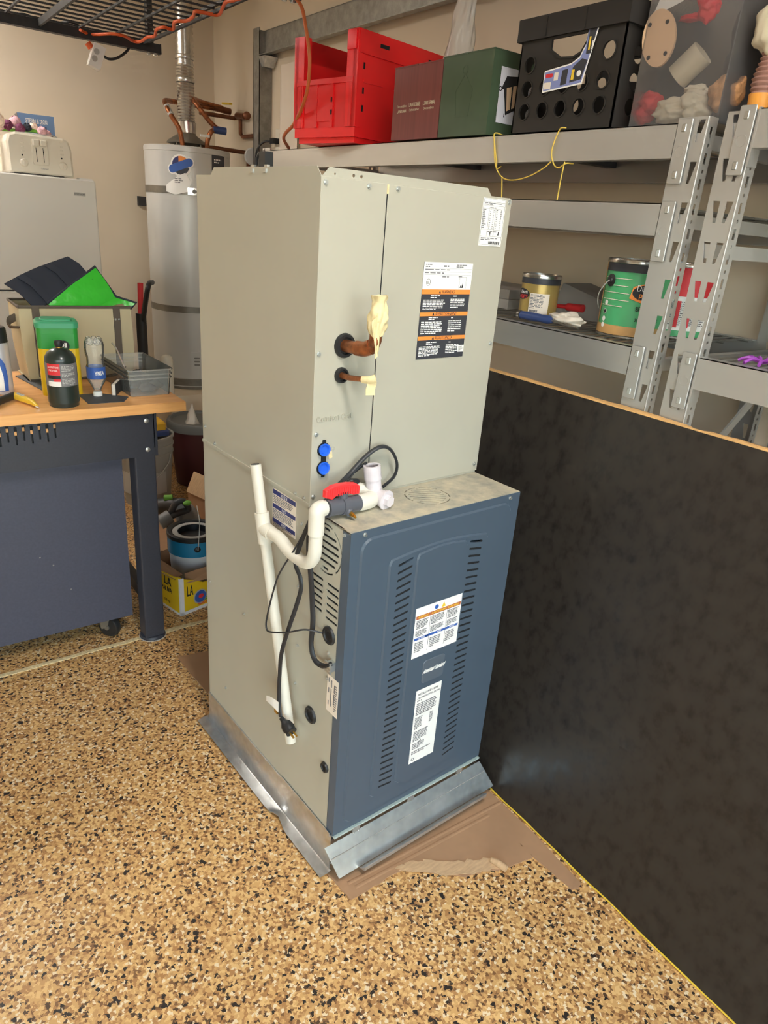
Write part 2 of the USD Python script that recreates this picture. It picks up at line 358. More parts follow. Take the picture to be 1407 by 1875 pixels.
# unseen fill lights added to brighten the interior, shaped as ceiling shop lights
usdkit.material(stage, LK + '/fill_glow', {'e': ('emission', {'color': (1.0, 0.96, 0.90), 'strength': FILL_LAMP})}, [], surface='e.emission')
for lx_, ly_, wh_ in ((-.95, 3.35, 'toward the fridge wall'), (-.25, -1.25, 'just inside the open garage door')):
    lt_ = thing('added_fill_light', 'added fill light shaped as a long white shop light on the garage ceiling ' + wh_, 'added fill light', (lx_, ly_, ZC - .075), group='added fill lights on the garage ceiling')
    part(lt_, 'housing', cat(bx(-.17, .17, -.64, .64, .03, .0745), bx(-.17, -.15, -.64, .64, 0, .03), bx(.15, .17, -.64, .64, 0, .03)), 'paper_white', False)
    part(lt_, 'diffuser', bx(-.148, .148, -.62, .62, .008, .024), 'fill_glow', False)

# ------------------------------------------------------------------ furnace, coil case, sheet metal collar (all turned by 3 degrees)
FW, FD, Z0, Z1, Z2, CS = 0.5376, 0.72, 0.1226, 0.9887, 1.6753, 0.1632
UN = dict(loc=(0, 0, 0), rz=3.0)

def dashes(x0, x1, y0, y1, n, seed, fill=0.9, hf=0.55, word=0.012):
    """unreadable small print: rows of word-long dashes"""
    r = random.Random(seed); ms = []; p = (y1 - y0) / n
    for i in range(n):
        y = y1 - (i + .5) * p; x = x0; end = x0 + (x1 - x0) * (fill if i < n - 1 else fill * r.uniform(.4, .8)) * r.uniform(.92, 1.05)
        end = min(end, x1)
        while x < end - word * .2:
            w = min(r.uniform(.5, 1.4) * word, end - x); ms.append(bx(x, x + w, y - p * hf / 2, y + p * hf / 2, 0, .0004)); x += w + word * .22
    return cat(ms)
def flat(x0, x1, y0, y1): return bx(x0, x1, y0, y1, 0, .0004)
def sticker(parent, name, M, poly, mt, prints, label=None, th=.0006):
    """a thin sticker in the frame M (origin at its lower left corner) with its printing as sub-parts: [(name, material, mesh), ...]"""
    if not isinstance(poly, Polygon): poly = sbox(0, 0, *poly)
    s = part(parent, name, put(ext(poly, th), M), mt, False, label)
    for k, (nm, pm, ms) in enumerate(prints):
        x = ms.copy(); x.apply_translation((0, 0, th + .00005 * (k + 1))); part(s, nm, put(x, M), pm, False)
    return s
def screw(parent, P, nrm, r=.0052):
    """hex washer-head screw"""
    P = A(P, float); n = A(nrm, float)
    ms = cat(cyl(P, P + n * .0015, r, 16), cyl(P + n * .0014, P + n * .005, r * .68, 6))
    part(parent, 'screw', ms, 'screw_steel', 30)
def arcs(r0, r1, n, gap, cx, cy, off=0.0):
    out = []
    for k in range(n):
        a0, a1 = 2 * math.pi * k / n + gap / 2 + off, 2 * math.pi * (k + 1) / n - gap / 2 + off; t = np.linspace(a0, a1, 9)
        out.append(Polygon(list(zip(cx + r1 * np.cos(t), cy + r1 * np.sin(t))) + list(zip(cx + r0 * np.cos(t[::-1]), cy + r0 * np.sin(t[::-1])))))
    return out
def slot(w, h, cx, cy, dx=0.0):
    """a horizontal slot with round ends; dx tilts it (rise over its length)"""
    p = rect(w, h, h * .49, 0, 0, 3); c = [(x + cx, y + cy + dx * x / w) for x, y in p.exterior.coords]; return Polygon(c)

fu = thing('furnace', 'putty-gray upright gas furnace with slate-blue louvered front door, below the coil case', 'furnace', **UN)
part(fu, 'cabinet', bx(.014, FW, .030, FD, Z0, Z1 - .014), 'putty_steel', False)
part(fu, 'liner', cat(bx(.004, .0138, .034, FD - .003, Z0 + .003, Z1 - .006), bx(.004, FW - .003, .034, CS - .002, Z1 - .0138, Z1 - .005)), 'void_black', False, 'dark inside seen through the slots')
# left side sheet with its round knockout and vent slots (drawn in y, z)
hol = arcs(.0575, .0615, 6, .16, -.090, .915, .1)
for k in range(7):
    yy = .915 + (k - 3) * .0162; hw = math.sqrt(max(.050 ** 2 - (yy - .915) ** 2, 1e-5)); hol.append(slot(2 * hw, .0068, -.090, yy))
for k in range(6): hol += [slot(.048, .0068, -.057, .8325 - k * .0178), slot(.046, .0068, -.119, .8325 - k * .0165)]
body = sbox(-FD, Z0, -.028, Z1).difference(unary_union(hol))
part(fu, 'side_panel', put(ext(body, .003, -.003), LEFT((0, 0, 0))), 'putty_steel', False)
part(fu, 'back_edge', bx(0, .004, FD - .003, FD, Z0, Z1), 'putty_steel', False)
# top sheet, dusty, with its round knockout
hol = arcs(.0545, .0575, 6, .2, .298, .093, .3)
for k in range(7):
    o = (k - 3) * .0135; hw = math.sqrt(.047 ** 2 - o ** 2)
    q = slot(2 * hw, .0042, 0, 0); hol.append(shapely.affinity.translate(shapely.affinity.rotate(q, -35, origin=(0, 0)), .298 + o * math.sin(math.radians(35)), .093 + o * math.cos(math.radians(35))))
part(fu, 'top_panel', put(ext(sbox(0, .002, FW, CS + .004).difference(unary_union(hol)), .005, -.005), TOP((0, 0, Z1))), 'dusty_top', False, 'dusty metal top shelf of the furnace with round slotted knockout')
# front door: a pan with raised panels and two columns of louver slots
sl = []
for k in range(34):
    f = k / 33; z = .886 - f * (.886 - .2255)
    sl += [slot(.044, .0062, .156, z, .010 - .014 * f), slot(.044, .0062, .386, z, -.008 + .017 * f)]
SL = unary_union(sl)
def arch(x0, x1, z0, z1, rise, r=.014, n=12):
    """upright panel outline with a gently arched top and rounded corners"""
    t = np.linspace(0, 1, n); top = [(x1 - r * .4 - (x1 - x0 - r * .8) * a, z1 + rise * math.sin(math.pi * a)) for a in t]
    bot = [(x0 + r + (x1 - x0 - 2 * r) * a, z0 - rise * .6 * math.sin(math.pi * a)) for a in t]
    p = Polygon(bot + [(x1, z0 + r)] + [(x1, z1 - r)] + top + [(x0, z1 - r), (x0, z0 + r)]); return p.buffer(-.006).buffer(.006, 6)
door = part(fu, 'door', cat(put(ext(sbox(0, Z0 + .006, FW, Z1 - .001).difference(SL), .002, -.002), FRONT((0, 0, 0))),
    bx(0, .002, .002, .030, Z0 + .006, Z1 - .001), bx(FW - .002, FW, .002, .030, Z0 + .006, Z1 - .001), bx(.002, FW - .002, .002, .030, Z1 - .003, Z1 - .001)), 'slate_steel', False, 'slate-blue steel front door with two columns of louvers')
FM = FRONT((0, 0, 0))
part(door, 'embossed_panel', put(bev(rect(FW - .054, .818, .034, FW / 2, .559).difference(SL), .0045, .004), FM), 'slate_steel', False)
part(door, 'embossed_panel', put(bev(arch(.108, .430, .196, .900, .014).difference(SL), .0042, .0036, .0045), FM), 'slate_steel', False)
part(door, 'embossed_panel', put(bev(arch(.188, .354, .206, .898, .008), .0040, .0034, .0087), FM), 'slate_steel', False)
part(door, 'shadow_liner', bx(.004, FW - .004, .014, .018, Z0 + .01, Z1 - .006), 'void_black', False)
for x0 in (.128, .358): part(door, 'slot_shade', bx(x0, x0 + .056, -.0078, -.0068, .216, .884), 'void_black', False)  # black strips just behind the louver slots stand in for their shade
part(fu, 'door_sill', cat(bx(0.002, FW - .002, -.006, .03, Z0 - .001, Z0 + .004)), 'pale_edge', False)
for x, z in ((.037, .978), (.500, .978)): screw(door, (x, 0, z), (0, -1, 0))
YL = -.0129
def dl(x, z): return FRONT((x, YL, z))
w, h = .155, .144
sticker(fu, 'warning_label', dl(.200, .606), (w, h), 'paper_white', [
    ('color_band', 'label_rust', flat(.003, w - .003, .112, .1215)), ('color_band', 'label_blue', cat(flat(.003, .052, .052, .0585), flat(.040, w - .004, .052, .0585))),
    ('small_print', 'ink_gray', cat(*[dashes(a, b, .084, .109, 6, i, word=.006) for i, (a, b) in enumerate(((.005, .046), (.054, .103), (.110, .150)))], *[dashes(a, b, .062, .080, 5, 9 + i, word=.006) for i, (a, b) in enumerate(((.005, .046), (.054, .103), (.110, .150)))], *[dashes(a, b, .016, .046, 6, 19 + i, .8, word=.005) for i, (a, b) in enumerate(((.006, .042), (.056, .100), (.110, .148)))], flat(.0500, .0507, .01, .110), flat(.1065, .1072, .01, .110))),
    ('symbol', 'label_blue', put(ext(disc(.0062), .0004), TOP((.068, .131, 0)))), ('symbol', 'label_yellow', ext(Polygon([(.085, .1245), (.099, .1245), (.092, .138)]), .0004)),
    ('symbol', 'ink_black', cat(flat(.0914, .0926, .1285, .1335), flat(.0914, .0926, .1258, .1273))),
    ('lettering', 'paper_white', cat(put(text('NOTICE', .0045, .022), TOP((.026, .0531, 0))), put(text('AVIS', .0045, .014), TOP((.086, .0531, 0))), put(text('AVISO', .0045, .018), TOP((.130, .0531, 0))))),
    ('lettering', 'label_yellow', cat(put(text('WARNING', .0052, .034), TOP((.026, .1143, 0))), put(text('AVERTISSEMENT', .0052, .05), TOP((.078, .1143, 0))), put(text('ADVERTENCIA', .0052, .040), TOP((.127, .1143, 0)))))],
    'white sticker with rust and blue bands on the slate door')
bd = part(fu, 'name_badge', put(bev(rect(.075, .070, .010, .0375, .035), .0022, .0012), FRONT((.244, YL, .515))), 'badge_gray', False, 'gray rounded badge with white script lettering')
def script(s, h, w):
    x = text(s, h, w, .0006, True); v = x.vertices.copy(); v[:, 0] += v[:, 1] * .45; x.vertices = v; return x
part(bd, 'lettering', put(script('American Standard', .0115, .074), FRONT((.281, YL - .0023, .547))), 'paper_white', False)
w, h = .089, .239
sticker(fu, 'instruction_label', dl(.231, .258), (w, h), 'paper_white', [
    ('lettering', 'ink_black', cat(put(text('MODULAR BLOWER', .0062, .070), TOP((.043, .222, 0))), put(text('AIR HANDLER INSTALLATION', .005, .078), TOP((.045, .211, 0))), put(text('ONLY', .005, .016), TOP((.014, .203, 0))))),
    ('small_print', 'ink_gray', cat(dashes(.006, .083, .158, .198, 7, 51, word=.007), dashes(.006, .036, .112, .152, 8, 52, .8, word=.006), dashes(.058, .070, .118, .152, 8, 53, word=.005), dashes(.006, .060, .072, .106, 7, 54, word=.007), dashes(.006, .070, .045, .066, 4, 55, .7, word=.007), dashes(.006, .076, .028, .040, 2, 56, word=.006))),
    ('symbol', 'ink_black', cat(put(ext(disc(.005).difference(disc(.0038)), .0004), TOP((.012, .012, 0))), put(text('W', .006, .012), TOP((.030, .063, 0)))))], 'tall white instruction sticker below the badge')
# left side stickers, grommets, screws
def ls(y, z, x=-.0002): return LEFT((x, y, z))
sticker(fu, 'notice_label', ls(.327, .886), (.108, .097), 'paper_cream', [
    ('color_band', 'label_navy', cat(flat(.002, .106, .083, .0945), flat(.002, .106, .047, .0575), flat(.002, .106, .0085, .019))),
    ('small_print', 'ink_gray', cat(dashes(.005, .103, .060, .081, 5, 61, word=.008), dashes(.005, .103, .021, .045, 6, 62, word=.008), dashes(.005, .103, .001, .008, 2, 63, word=.008))),
    ('lettering', 'paper_white', cat(put(text('NOTICE', .0075, .03), TOP((.054, .085, 0))), put(text('AVIS', .0070, .018), TOP((.054, .049, 0))), put(text('AVISO', .0070, .022), TOP((.054, .0103, 0)))))], 'cream notice sticker with three navy bands on the side')
sticker(fu, 'serial_label', ls(.058, .495), (.046, .104), 'paper_cream', [
    ('small_print', 'ink_gray', cat(*[flat(.016 + a, .0195 + a, b, b + c) for a, b, c in ((0, .02, .05), (.001, .075, .02), (.012, .03, .03), (.013, .066, .02), (-.010, .02, .012), (-.010, .055, .014), (-.010, .085, .012))], dashes(.030, .043, .012, .09, 12, 71, word=.004)))], 'cream serial sticker at the door edge')
def grommet(parent, P, n, r, depth=.006):
    t = lathe([(r * .35, -.002), (r * .35, depth * .35), (r * .62, depth * .45), (r * .7, depth), (r * .9, depth), (r, depth * .4), (r, -.002)], 36)
    return part(parent, 'grommet', put(t, aim(P, A(P) + A(n))[0]), 'rubber', 40)
for y, z, r in ((.060, .704, .0235), (.122, .434, .0235), (.049, .320, .0145)):
    g = grommet(fu, (0, y, z), (-1, 0, 0), r); part(g, 'membrane', cyl((.0005, y, z), (-.0022, y, z), r * .6, 28), 'void_black', 30)
for y, z in ((.477, .548), (.695, .55), (.194, .601), (.199, .483), (.197, .769), (.193, .937), (.022, .976), (.060, .655), (.058, .585), (.599, .217)): screw(fu, (0, y, z), (-1, 0, 0), .0045)
br = part(fu, 'cord_clamp', cat(bx(-.014, 0, .030, .046, .622, .646), cyl((-.016, .046, .640), (-.016, .028, .640), .003), cyl((-.016, .046, .628), (-.016, .028, .628), .003), bx(-.018, -.014, .026, .050, .620, .648)), 'screw_steel', 30, 'zinc cable clamp on the side')

co = thing('evaporator_coil', 'putty-gray evaporator coil case standing on top of the furnace', 'coil case', **UN)
part(co, 'case', bx(0, FW, CS + .003, FD, Z1 + .0005, Z2), 'putty_steel', False)
part(co, 'base_seam', cat(bx(-.0028, .004, CS, FD, Z1 + .001, Z1 + .009)), 'putty_steel', False, 'folded seam where the coil case meets the furnace')
part(co, 'access_panel', put(bev(sbox(.0, Z1 + .006, .1625, Z2 - .001), .003, .0012), FRONT((0, CS + .003, 0))), 'putty_steel', False, 'narrow left front panel with pipe openings')
part(co, 'access_panel', put(bev(sbox(.1655, Z1 + .006, FW + .003, Z2 - .002), .003, .0012), FRONT((0, CS + .003, 0))), 'putty_steel', False, 'wide right front panel with stickers')
part(co, 'seam_gap', bx(.1622, .1658, CS + .0018, CS + .0034, Z1 + .006, Z2 - .004), 'void_black', False)
part(co, 'foam_seal', bx(.1615, .1662, CS - .0008, CS + .002, Z2 - .020, Z2 - .002), 'masking_tape', False, 'bit of yellow foam seal at the top of the seam')
part(co, 'top_flange', put(ext(Polygon([(-.645, 0), (-.627, .016), (-.182, .016), (-.167, 0)]), .0016), LEFT((.003, 0, Z2))), 'putty_steel', False)
hl = unary_union([disc(.0032, .079, .006), disc(.0032, .098, .006), disc(.002, .034, .005)])
part(co, 'top_flange', put(ext(Polygon([(.005, 0), (.021, .016), (.459, .016), (.474, 0)]).difference(hl), .0016), FRONT((0, CS + .006, Z2))), 'putty_steel', False)
for x, z in ((.010, 1.664), (.115, 1.666), (.190, 1.667), (.531, 1.666), (.009, 1.336), (.010, 1.160), (.008, 1.014), (.529, 1.338), (.527, 1.016)): screw(co, (x, CS, z), (0, -1, 0))
for y, z in ((.644, 1.005), (.703, 1.038), (.224, 1.003), (.186, 1.004)): screw(co, (0, y, z), (-1, 0, 0), .0045)
YP = CS - .0005
w, h = .153, .217
sticker(co, 'warning_label', FRONT((.281, YP, 1.310)), (w, h), 'label_charcoal', [
    ('white_field', 'paper_white', flat(0, w, .158, h)), ('white_field', 'paper_white', flat(w - .021, w, .012, .028)),
    ('color_band', 'label_orange', cat(flat(0, w, .1475, .158), flat(0, w, .0985, .1075), flat(0, w, .0435, .0525))),
    ('small_print', 'paper_white', cat(*[cat(dashes(.028, .062, b + s - .008, b + s, 2, i, word=.009), dashes(.006, .080, b, b + s - .010, 7 + (i == 2), 10 + i, word=.009), dashes(.100, .114, b + s - .005, b + s - .001, 1, 20 + i, 1), dashes(.092, .142, b + .004, b + s - .008, 6, 30 + i, word=.008)) for i, (b, s) in enumerate(((.112, .034), (.057, .040), (.006, .034)))])),
    ('small_print', 'ink_gray', cat(dashes(.005, .028, .205, .214, 2, 41, word=.006), dashes(.060, .086, .206, .212, 1, 42, 1), dashes(.100, .140, .206, .214, 2, 43, word=.008), dashes(.004, .140, .199, .203, 1, 44, 1, word=.02), dashes(.004, .120, .192, .196, 1, 45, 1, word=.02), dashes(.058, .086, .184, .188, 1, 46, 1), dashes(.110, .138, .185, .189, 1, 47, 1), flat(.003, w - .003, .2035, .2039), flat(.003, w - .003, .1965, .1969), flat(.003, w - .003, .1900, .1904), dashes(w - .018, w - .003, .015, .026, 5, 48, word=.004))),
    ('symbol', 'ink_black', cat(put(ext(disc(.0062, ry=.0075).difference(disc(.0054, ry=.0067)), .0004), TOP((.017, .1735, 0))), put(text('UL', .006, .006), TOP((.017, .170, 0))), ext(Polygon([(.117, .162), (.121, .162), (.119, .168)]), .0004), ext(Polygon([(.122, .162), (.128, .162), (.125, .172)]), .0004), flat(.114, .1143, .161, .186), flat(.136, .1363, .161, .186), flat(.114, .136, .186, .1863))),
    ('lettering', 'ink_black', cat(put(text('WARNING', .0072, .042), TOP((.082, .1492, 0))), put(text('AVERTISSEMENT', .0072, .068), TOP((.082, .0997, 0))), put(text('ADVERTENCIA', .0072, .056), TOP((.082, .0448, 0))), *[ext(Polygon([(x, y), (x + .007, y), (x + .0035, y + .007)]), .0004) for x, y in ((.052, .1492), (.038, .0997), (.044, .0448))]))],
    'black, orange and white trilingual warning sticker')
w, h = .076, .103
rows = cat(*[cat(dashes(.003, .020, y, y + .0032, 1, i, .9, .5, .010), dashes(.026, .031, y, y + .0032, 1, 100 + i, 1, .5, .005), dashes(.037, .042, y, y + .0032, 1, 200 + i, 1, .5, .005), dashes(.048, .054, y, y + .0032, 1, 300 + i, 1, .5, .005), dashes(.062, .068, y, y + .0032, 1, 400 + i, 1, .5, .005)) for i, y in enumerate(np.linspace(.038, .077, 11))])
sticker(co, 'table_label', FRONT((.444, YP, 1.5675)), (w, h), 'paper_white', [
    ('table_line', 'ink_gray', cat(*[flat(.002, w - .002, y, y + .0004) for y in (.101, .095, .0875, .081, .036, .021, .003)], *[flat(x, x + .0004, .021, .084) for x in (.0225, .0445)], flat(.002, .0024, .003, .101), flat(w - .0024, w - .002, .003, .101))),
    ('small_print', 'ink_gray', cat(rows, dashes(.005, .070, .0885, .094, 2, 81, word=.012), dashes(.025, .068, .082, .085, 1, 82, 1), dashes(.005, .070, .012, .019, 2, 83, word=.014), dashes(.025, .066, .030, .034, 1, 84, 1))),
    ('arrow', 'ink_black', cat(flat(.0325, .0345, .023, .029), ext(Polygon([(.0312, .028), (.0358, .028), (.0335, .0325)]), .0004), flat(.0605, .0625, .026, .0325), ext(Polygon([(.0592, .027), (.0638, .027), (.0615, .0228)]), .0004))),
    ('barcode', 'ink_black', cat(*[flat(x, x + wd, .0045, .0105) for x, wd in zip(np.linspace(.032, .068, 15), [.0016, .0009, .0018, .0007, .0014, .0009, .002, .0008, .0015, .0007, .0018, .001, .0008, .0016, .0009])]))],
    'white sticker with a data table in the upper right corner')
lo = text('Comfort Coil', .012, .094, .002); v = lo.vertices.copy(); lo.vertices = v
part(co, 'raised_lettering', put(lo, FRONT((.057, CS, 1.188))), 'putty_steel', False, 'raised lettering in the panel sheet')
# refrigerant pipes through rubber grommets
G1, G2 = A([.074, CS, 1.351]), A([.069, CS, 1.2875])
g = grommet(co, G1, (0, -1, 0), .0265, .008)
part(g, 'seal', cyl(G1 + (0, .002, 0), G1 - (0, .0035, 0), .019, 28), 'rubber', 30)
for k in range(8):
    a = k * math.pi / 4; part(g, 'rib', hexa([G1 + A([math.cos(a + s) * r, yy, math.sin(a + s) * r]) for yy in (-.0030, -.0050) for r, s in ((.017, -.1), (.0215, -.08), (.0215, .08), (.017, .1))]), 'rubber', False)
g2 = grommet(co, G2, (0, -1, 0), .0175, .008); part(g2, 'seal', cyl(G2 + (0, .002, 0), G2 - (0, .0035, 0), .012, 24), 'rubber', 30)
p1 = part(co, 'suction_pipe', tube([G1, G1 + (.004, -.025, .0), G1 + (.009, -.052, .001), G1 + (.015, -.072, .007), G1 + (.020, -.080, .022), G1 + (.021, -.080, .042)], .0135, 18), 'copper', 40, 'bent copper suction pipe with taped end')
part(p1, 'coupling', cat(tube([G1 + (.0062, -.037, .0005), G1 + (.0105, -.058, .002), G1 + (.016, -.0735, .009)], .0158, 18)), 'copper', 40)
B = G1 + A([.021, -.080, .040]); r2 = np.random.default_rng(8)
def rag(base, H, R, seed, n=36, m=16, tilt=(0, 0)):
    """crumpled tape bunched round a pipe end: a tube of noisy folds, pinched and open at the top"""
    rows = []
    for j in range(m):
        f = j / (m - 1); rad = R * np.interp(f, [0, .15, .5, .72, .86, 1], [.86, 1.05, 1.18, .95, .72, 1.0]); ring = []
        for i in range(n + 1):
            a = 2 * math.pi * (i % n) / n; q = A([math.cos(a) * 2.2, math.sin(a) * 2.2, f * 4.5])
            k = rad * (.72 + .56 * meshkit.noise(q + seed, seed)); zz = H * f + .010 * (meshkit.noise(q * .8 + 9, seed + 1) - .5) * (1 if f in (0, 1) else .3)
            ring.append(base + A([k * math.cos(a) + tilt[0] * f, k * math.sin(a) * .9 + tilt[1] * f, zz]))
        rows.append(ring)
    return sheet(rows, .0014)
flp = sheet([[B + A([-.010 - .012 * i / 3 + .012 * j / 4, -.014 - .004 * math.sin(i * 1.7 + j), .040 - .074 * j / 4 - .006 * i]) for i in range(4)] for j in range(5)], .0014)
part(p1, 'tape_wrap', cat(rag(B + A([0, 0, -.006]), .078, .0175, 3, tilt=(.004, .0)), flp), 'masking_tape', 40, 'crumpled masking tape closing the pipe end')
p2 = part(co, 'liquid_pipe', tube([G2, G2 + (.003, -.03, .0), G2 + (.006, -.062, .004), G2 + (.008, -.085, .005)], [.0075, .0062, .0058, .0055], 14), 'copper', 40, 'thin copper liquid pipe with tape flag')
B = G2 + A([.008, -.084, .005])
part(p2, 'tape_flag', cat(tube([B + A([-.004, .012, 0]), B + A([.004, -.004, .002]), B + A([.013, -.012, .006])], [.0075, .0085, .009], 10), sheet([[B + A([-.004 + .010 * i + .002 * math.sin(j * 2), -.004 - .003 * i, .006 - .012 * j]) for i in range(3)] for j in range(4)], .0012)), 'masking_tape', 50)
# drain openings with blue caps
for z, s in ((1.123, 1), (1.080, -1)):
    kk = part(co, 'drain_port', put(ext(unary_union([disc(.0165, 0, 0, 28), rect(.009, .012, .002, .001, .0165 * s)]), .0012), FRONT((.031, CS - .0006, z))), 'void_black', False, 'dark ragged knockout behind a blue cap')
    part(kk, 'port_cap', put(lathe([(0, .0022), (.0092, .0022), (.0118, .0070), (.0145, .0076), (.0145, .0050), (.0126, .0028), (.0126, -.001), (0, -.001)], 30), aim((.030, CS - .002, z + .001), (.0295, CS - 1, z + .05))[0]), 'cap_blue', 40, 'blue plastic drain cap')
part(co, 'drain_neck', put(ext(rect(.013, .016, .002), .0012), FRONT((.032, CS - .0005, 1.1015))), 'void_black', False)
part(co, 'tape_scrap', put(ext(Polygon([(0, 0), (.009, .004), (.007, .018), (.002, .022), (-.002, .012)]), .001), FRONT((.047, CS - .0005, 1.098))), 'masking_tape', False)
part(co, 'raised_lettering', put(text('Up', .008, .010, .0008), FRONT((.058, CS, 1.119))), 'putty_steel', False)
for y in (.436, .379): part(co, 'cable_clip', cat(bx(.001, .0075, y - .006, y + .006, Z2 + .006, Z2 + .020), bx(-.003, .001, y - .005, y + .005, Z2 + .004, Z2 + .012)), 'screw_steel', False, 'small clip on the top flange')

cl = thing('sheet_metal_collar', 'galvanized sheet metal duct collar under the furnace with a bent-out front flap', 'duct collar', **UN)
zc = .0052
part(cl, 'skirt', cat(bx(-.0028, -.0006, .004, FD + .001, zc, Z0 + .004), bx(FW - .001, FW + .001, .004, FD, zc, Z0 - .002), bx(0, FW, FD, FD + .002, zc, Z0)), 'galvanized', False)
part(cl, 'cleat', cat(bx(-.0045, -.0028, .010, .255, Z0 - .002, Z0 + .010), bx(-.0036, -.0008, .010, FD, Z0 - .004, Z0 + .003)), 'galvanized', False)
ys = np.linspace(.745, -.002, 40)
def dent(y): return .010 * math.exp(-((y - .235) / .022) ** 2)
part(cl, 'floor_flange', sheet([[( -.001 - f * (.034 - .010 * math.exp(-((y - .225) / .03) ** 2)) , y, zc + .0015 + f * dent(y) + .004 * (1 - f) ** 6) for f in (0, .08, .2, .5, .8, 1)] for y in ys], .0012), 'galvanized', 40, 'dented flange lying on the floor along the left side')
part(cl, 'back_flange', bx(-.02, FW, FD + .001, FD + .030, zc, zc + .0015), 'galvanized', False)
FT, FB = (-.004, .108), (-.046, .026)
def flap(x0, x1, f0, f1, off=0.0, th=.0014):
    y0, z0_ = FT[0] + (FB[0] - FT[0]) * f0, FT[1] + (FB[1] - FT[1]) * f0; y1, z1_ = FT[0] + (FB[0] - FT[0]) * f1, FT[1] + (FB[1] - FT[1]) * f1
    n = A([0, -.89, -.456]) * -1; n = A([0, FB[1] - FT[1], -(FB[0] - FT[0])]); n /= np.linalg.norm(n)
    o = n * off; t = n * th
    q = [A([x0, y1, z1_]) + o, A([x1, y1, z1_]) + o, A([x1, y0, z0_]) + o, A([x0, y0, z0_]) + o]; return hexa(q + [a + t for a in q])
fl = part(cl, 'flap', cat(hexa([(-.006, FB[0], FB[1]), (FW + .035, FB[0], FB[1]), (FW + .002, FT[0], FT[1]), (-.028, FT[0], FT[1]), (-.006, FB[0] - .001, FB[1] + .001), (FW + .035, FB[0] - .001, FB[1] + .001), (FW + .002, FT[0] - .001, FT[1] + .001), (-.028, FT[0] - .001, FT[1] + .001)])), 'galvanized', False, 'galvanized front flap bent outward at an angle')
part(fl, 'lip', cat(hexa([(.060, FB[0] - .022, FB[1] + .004), (.518, FB[0] - .022, FB[1] + .004), (.520, FB[0] - .001, FB[1] - .001), (.058, FB[0] - .001, FB[1] - .001), (.060, FB[0] - .023, FB[1] + .016), (.518, FB[0] - .023, FB[1] + .016), (.520, FB[0] - .021, FB[1] + .0165), (.058, FB[0] - .021, FB[1] + .0165)])), 'galvanized', False)
part(fl, 'crease', cyl((-.018, FT[0] - .018, FT[1] - .031), (FW + .012, FT[0] - .018, FT[1] - .031), .0012, 6), 'galvanized', 40)
part(cl, 'front_wall', bx(.002, FW - .002, .018, .020, zc, Z0 - .004), 'galvanized', False)
part(cl, 'front_gap', bx(.001, FW - .001, .004, .018, Z0 - .010, Z0 - .003), 'void_black', False)
for x in (.065, .080, .445, .460): part(fl, 'rivet', lathe([(0, .0025), (.002, .002), (.0032, 0), (0, 0)], 12, (x, FT[0] - .0015, FT[1] - .002), (x, FT[0] - 1, FT[1] - .5)), 'screw_steel', 40)
for x in (.072, .452, .262): part(cl, 'strap_tab', bx(x - .012, x + .012, -.0065, -.0035, Z0 - .016, Z0 + .002), 'galvanized', False)

# ------------------------------------------------------------------ PVC condensate drain hanging over the furnace's corner
dr = thing('condensate_drain', 'white PVC condensate drain with red-handled gray valve draped over the furnace corner', 'pipe assembly', **UN)
R = .0135
PT, PB = A([-.040, .343, 1.043]), A([-.022, .178, .318])
part(dr, 'standpipe', tube([PT, PB], R, 20, smooth=False), 'pvc', 40, 'long white standpipe slanting down the side')
part(dr, 'standpipe_mouth', cat(cyl(PT + A([0, .002, .0003]), PT + A([0, .0022, .0012]), R * .74, 16)), 'dark_gray', False)
f = .21; TEE = PT + (PB - PT) * f; dv = (PB - PT) / np.linalg.norm(PB - PT)
part(dr, 'tee', cat(tube([TEE - dv * .038, TEE + dv * .040], .0178, 22, smooth=False), tube([TEE, TEE + A([.002, -.036, -.004])], .0178, 22, smooth=False)), 'pvc', 40)
E1 = A([-.032, .086, 1.012])
part(dr, 'trap', tube([TEE + A([.002, -.030, -.002]), A([-.034, .235, .889]), A([-.033, .195, .876]), A([-.032, .150, .872]), A([-.032, .112, .880]), A([-.032, .090, .905]), A([-.032, .086, .945]), A([-.032, .086, .985])], .0155, 20), 'pvc', 45, 'U-shaped trap bend')
part(dr, 'elbow', cat(tube([E1 + A([0, 0, -.052]), E1 + A([0, 0, -.006])], .0180, 22, smooth=False), tube([E1 + A([0, 0, -.010]), E1 + A([.001, 0, .002]), E1 + A([.009, 0, .007]), E1 + A([.030, .001, .006])], .0180, 22)), 'pvc', 40)
V0, V1 = A([-.012, .081, 1.019]), A([.084, .089, 1.012])
vd = (V1 - V0) / np.linalg.norm(V1 - V0)
vb = part(dr, 'ball_valve', cat(cyl(V0, V1, .0188, 24), cyl(V0 + vd * .040, V1 - vd * .036, .0215, 24), cyl((V0 + V1) / 2, (V0 + V1) / 2 + A([0, 0, .030]), .0105, 18), cyl(V0, V0 + vd * .004, .0205, 24)), 'pvc_gray', 40, 'dark gray ball valve body')
VM = (V0 + V1) / 2 + A([0, 0, .030])
hd = []
pr = Polygon([(-.050, -.008), (-.050, .008), (-.030, .017), (-.010, .019), (.012, .019), (.036, .016), (.048, .008), (.048, -.010), (.030, -.011), (.012, -.002), (-.012, -.002), (-.030, -.014)])
hm = bev(pr, .012, .002); part(dr, 'valve_handle', cat(put(hm, fr(VM + A([-.004, .006, .004]), vd, (0, 0, 1))), *[put(bx(x, x + .0022, -.006, .012, .011, .0136), fr(VM + A([-.004, .006, .004]), vd, (0, 0, 1))) for x in np.arange(-.046, .044, .0065)]), 'valve_red', 30, 'red ribbed valve handle')
BN = (V0 + V1) / 2 + A([.006, -.014, -.010])
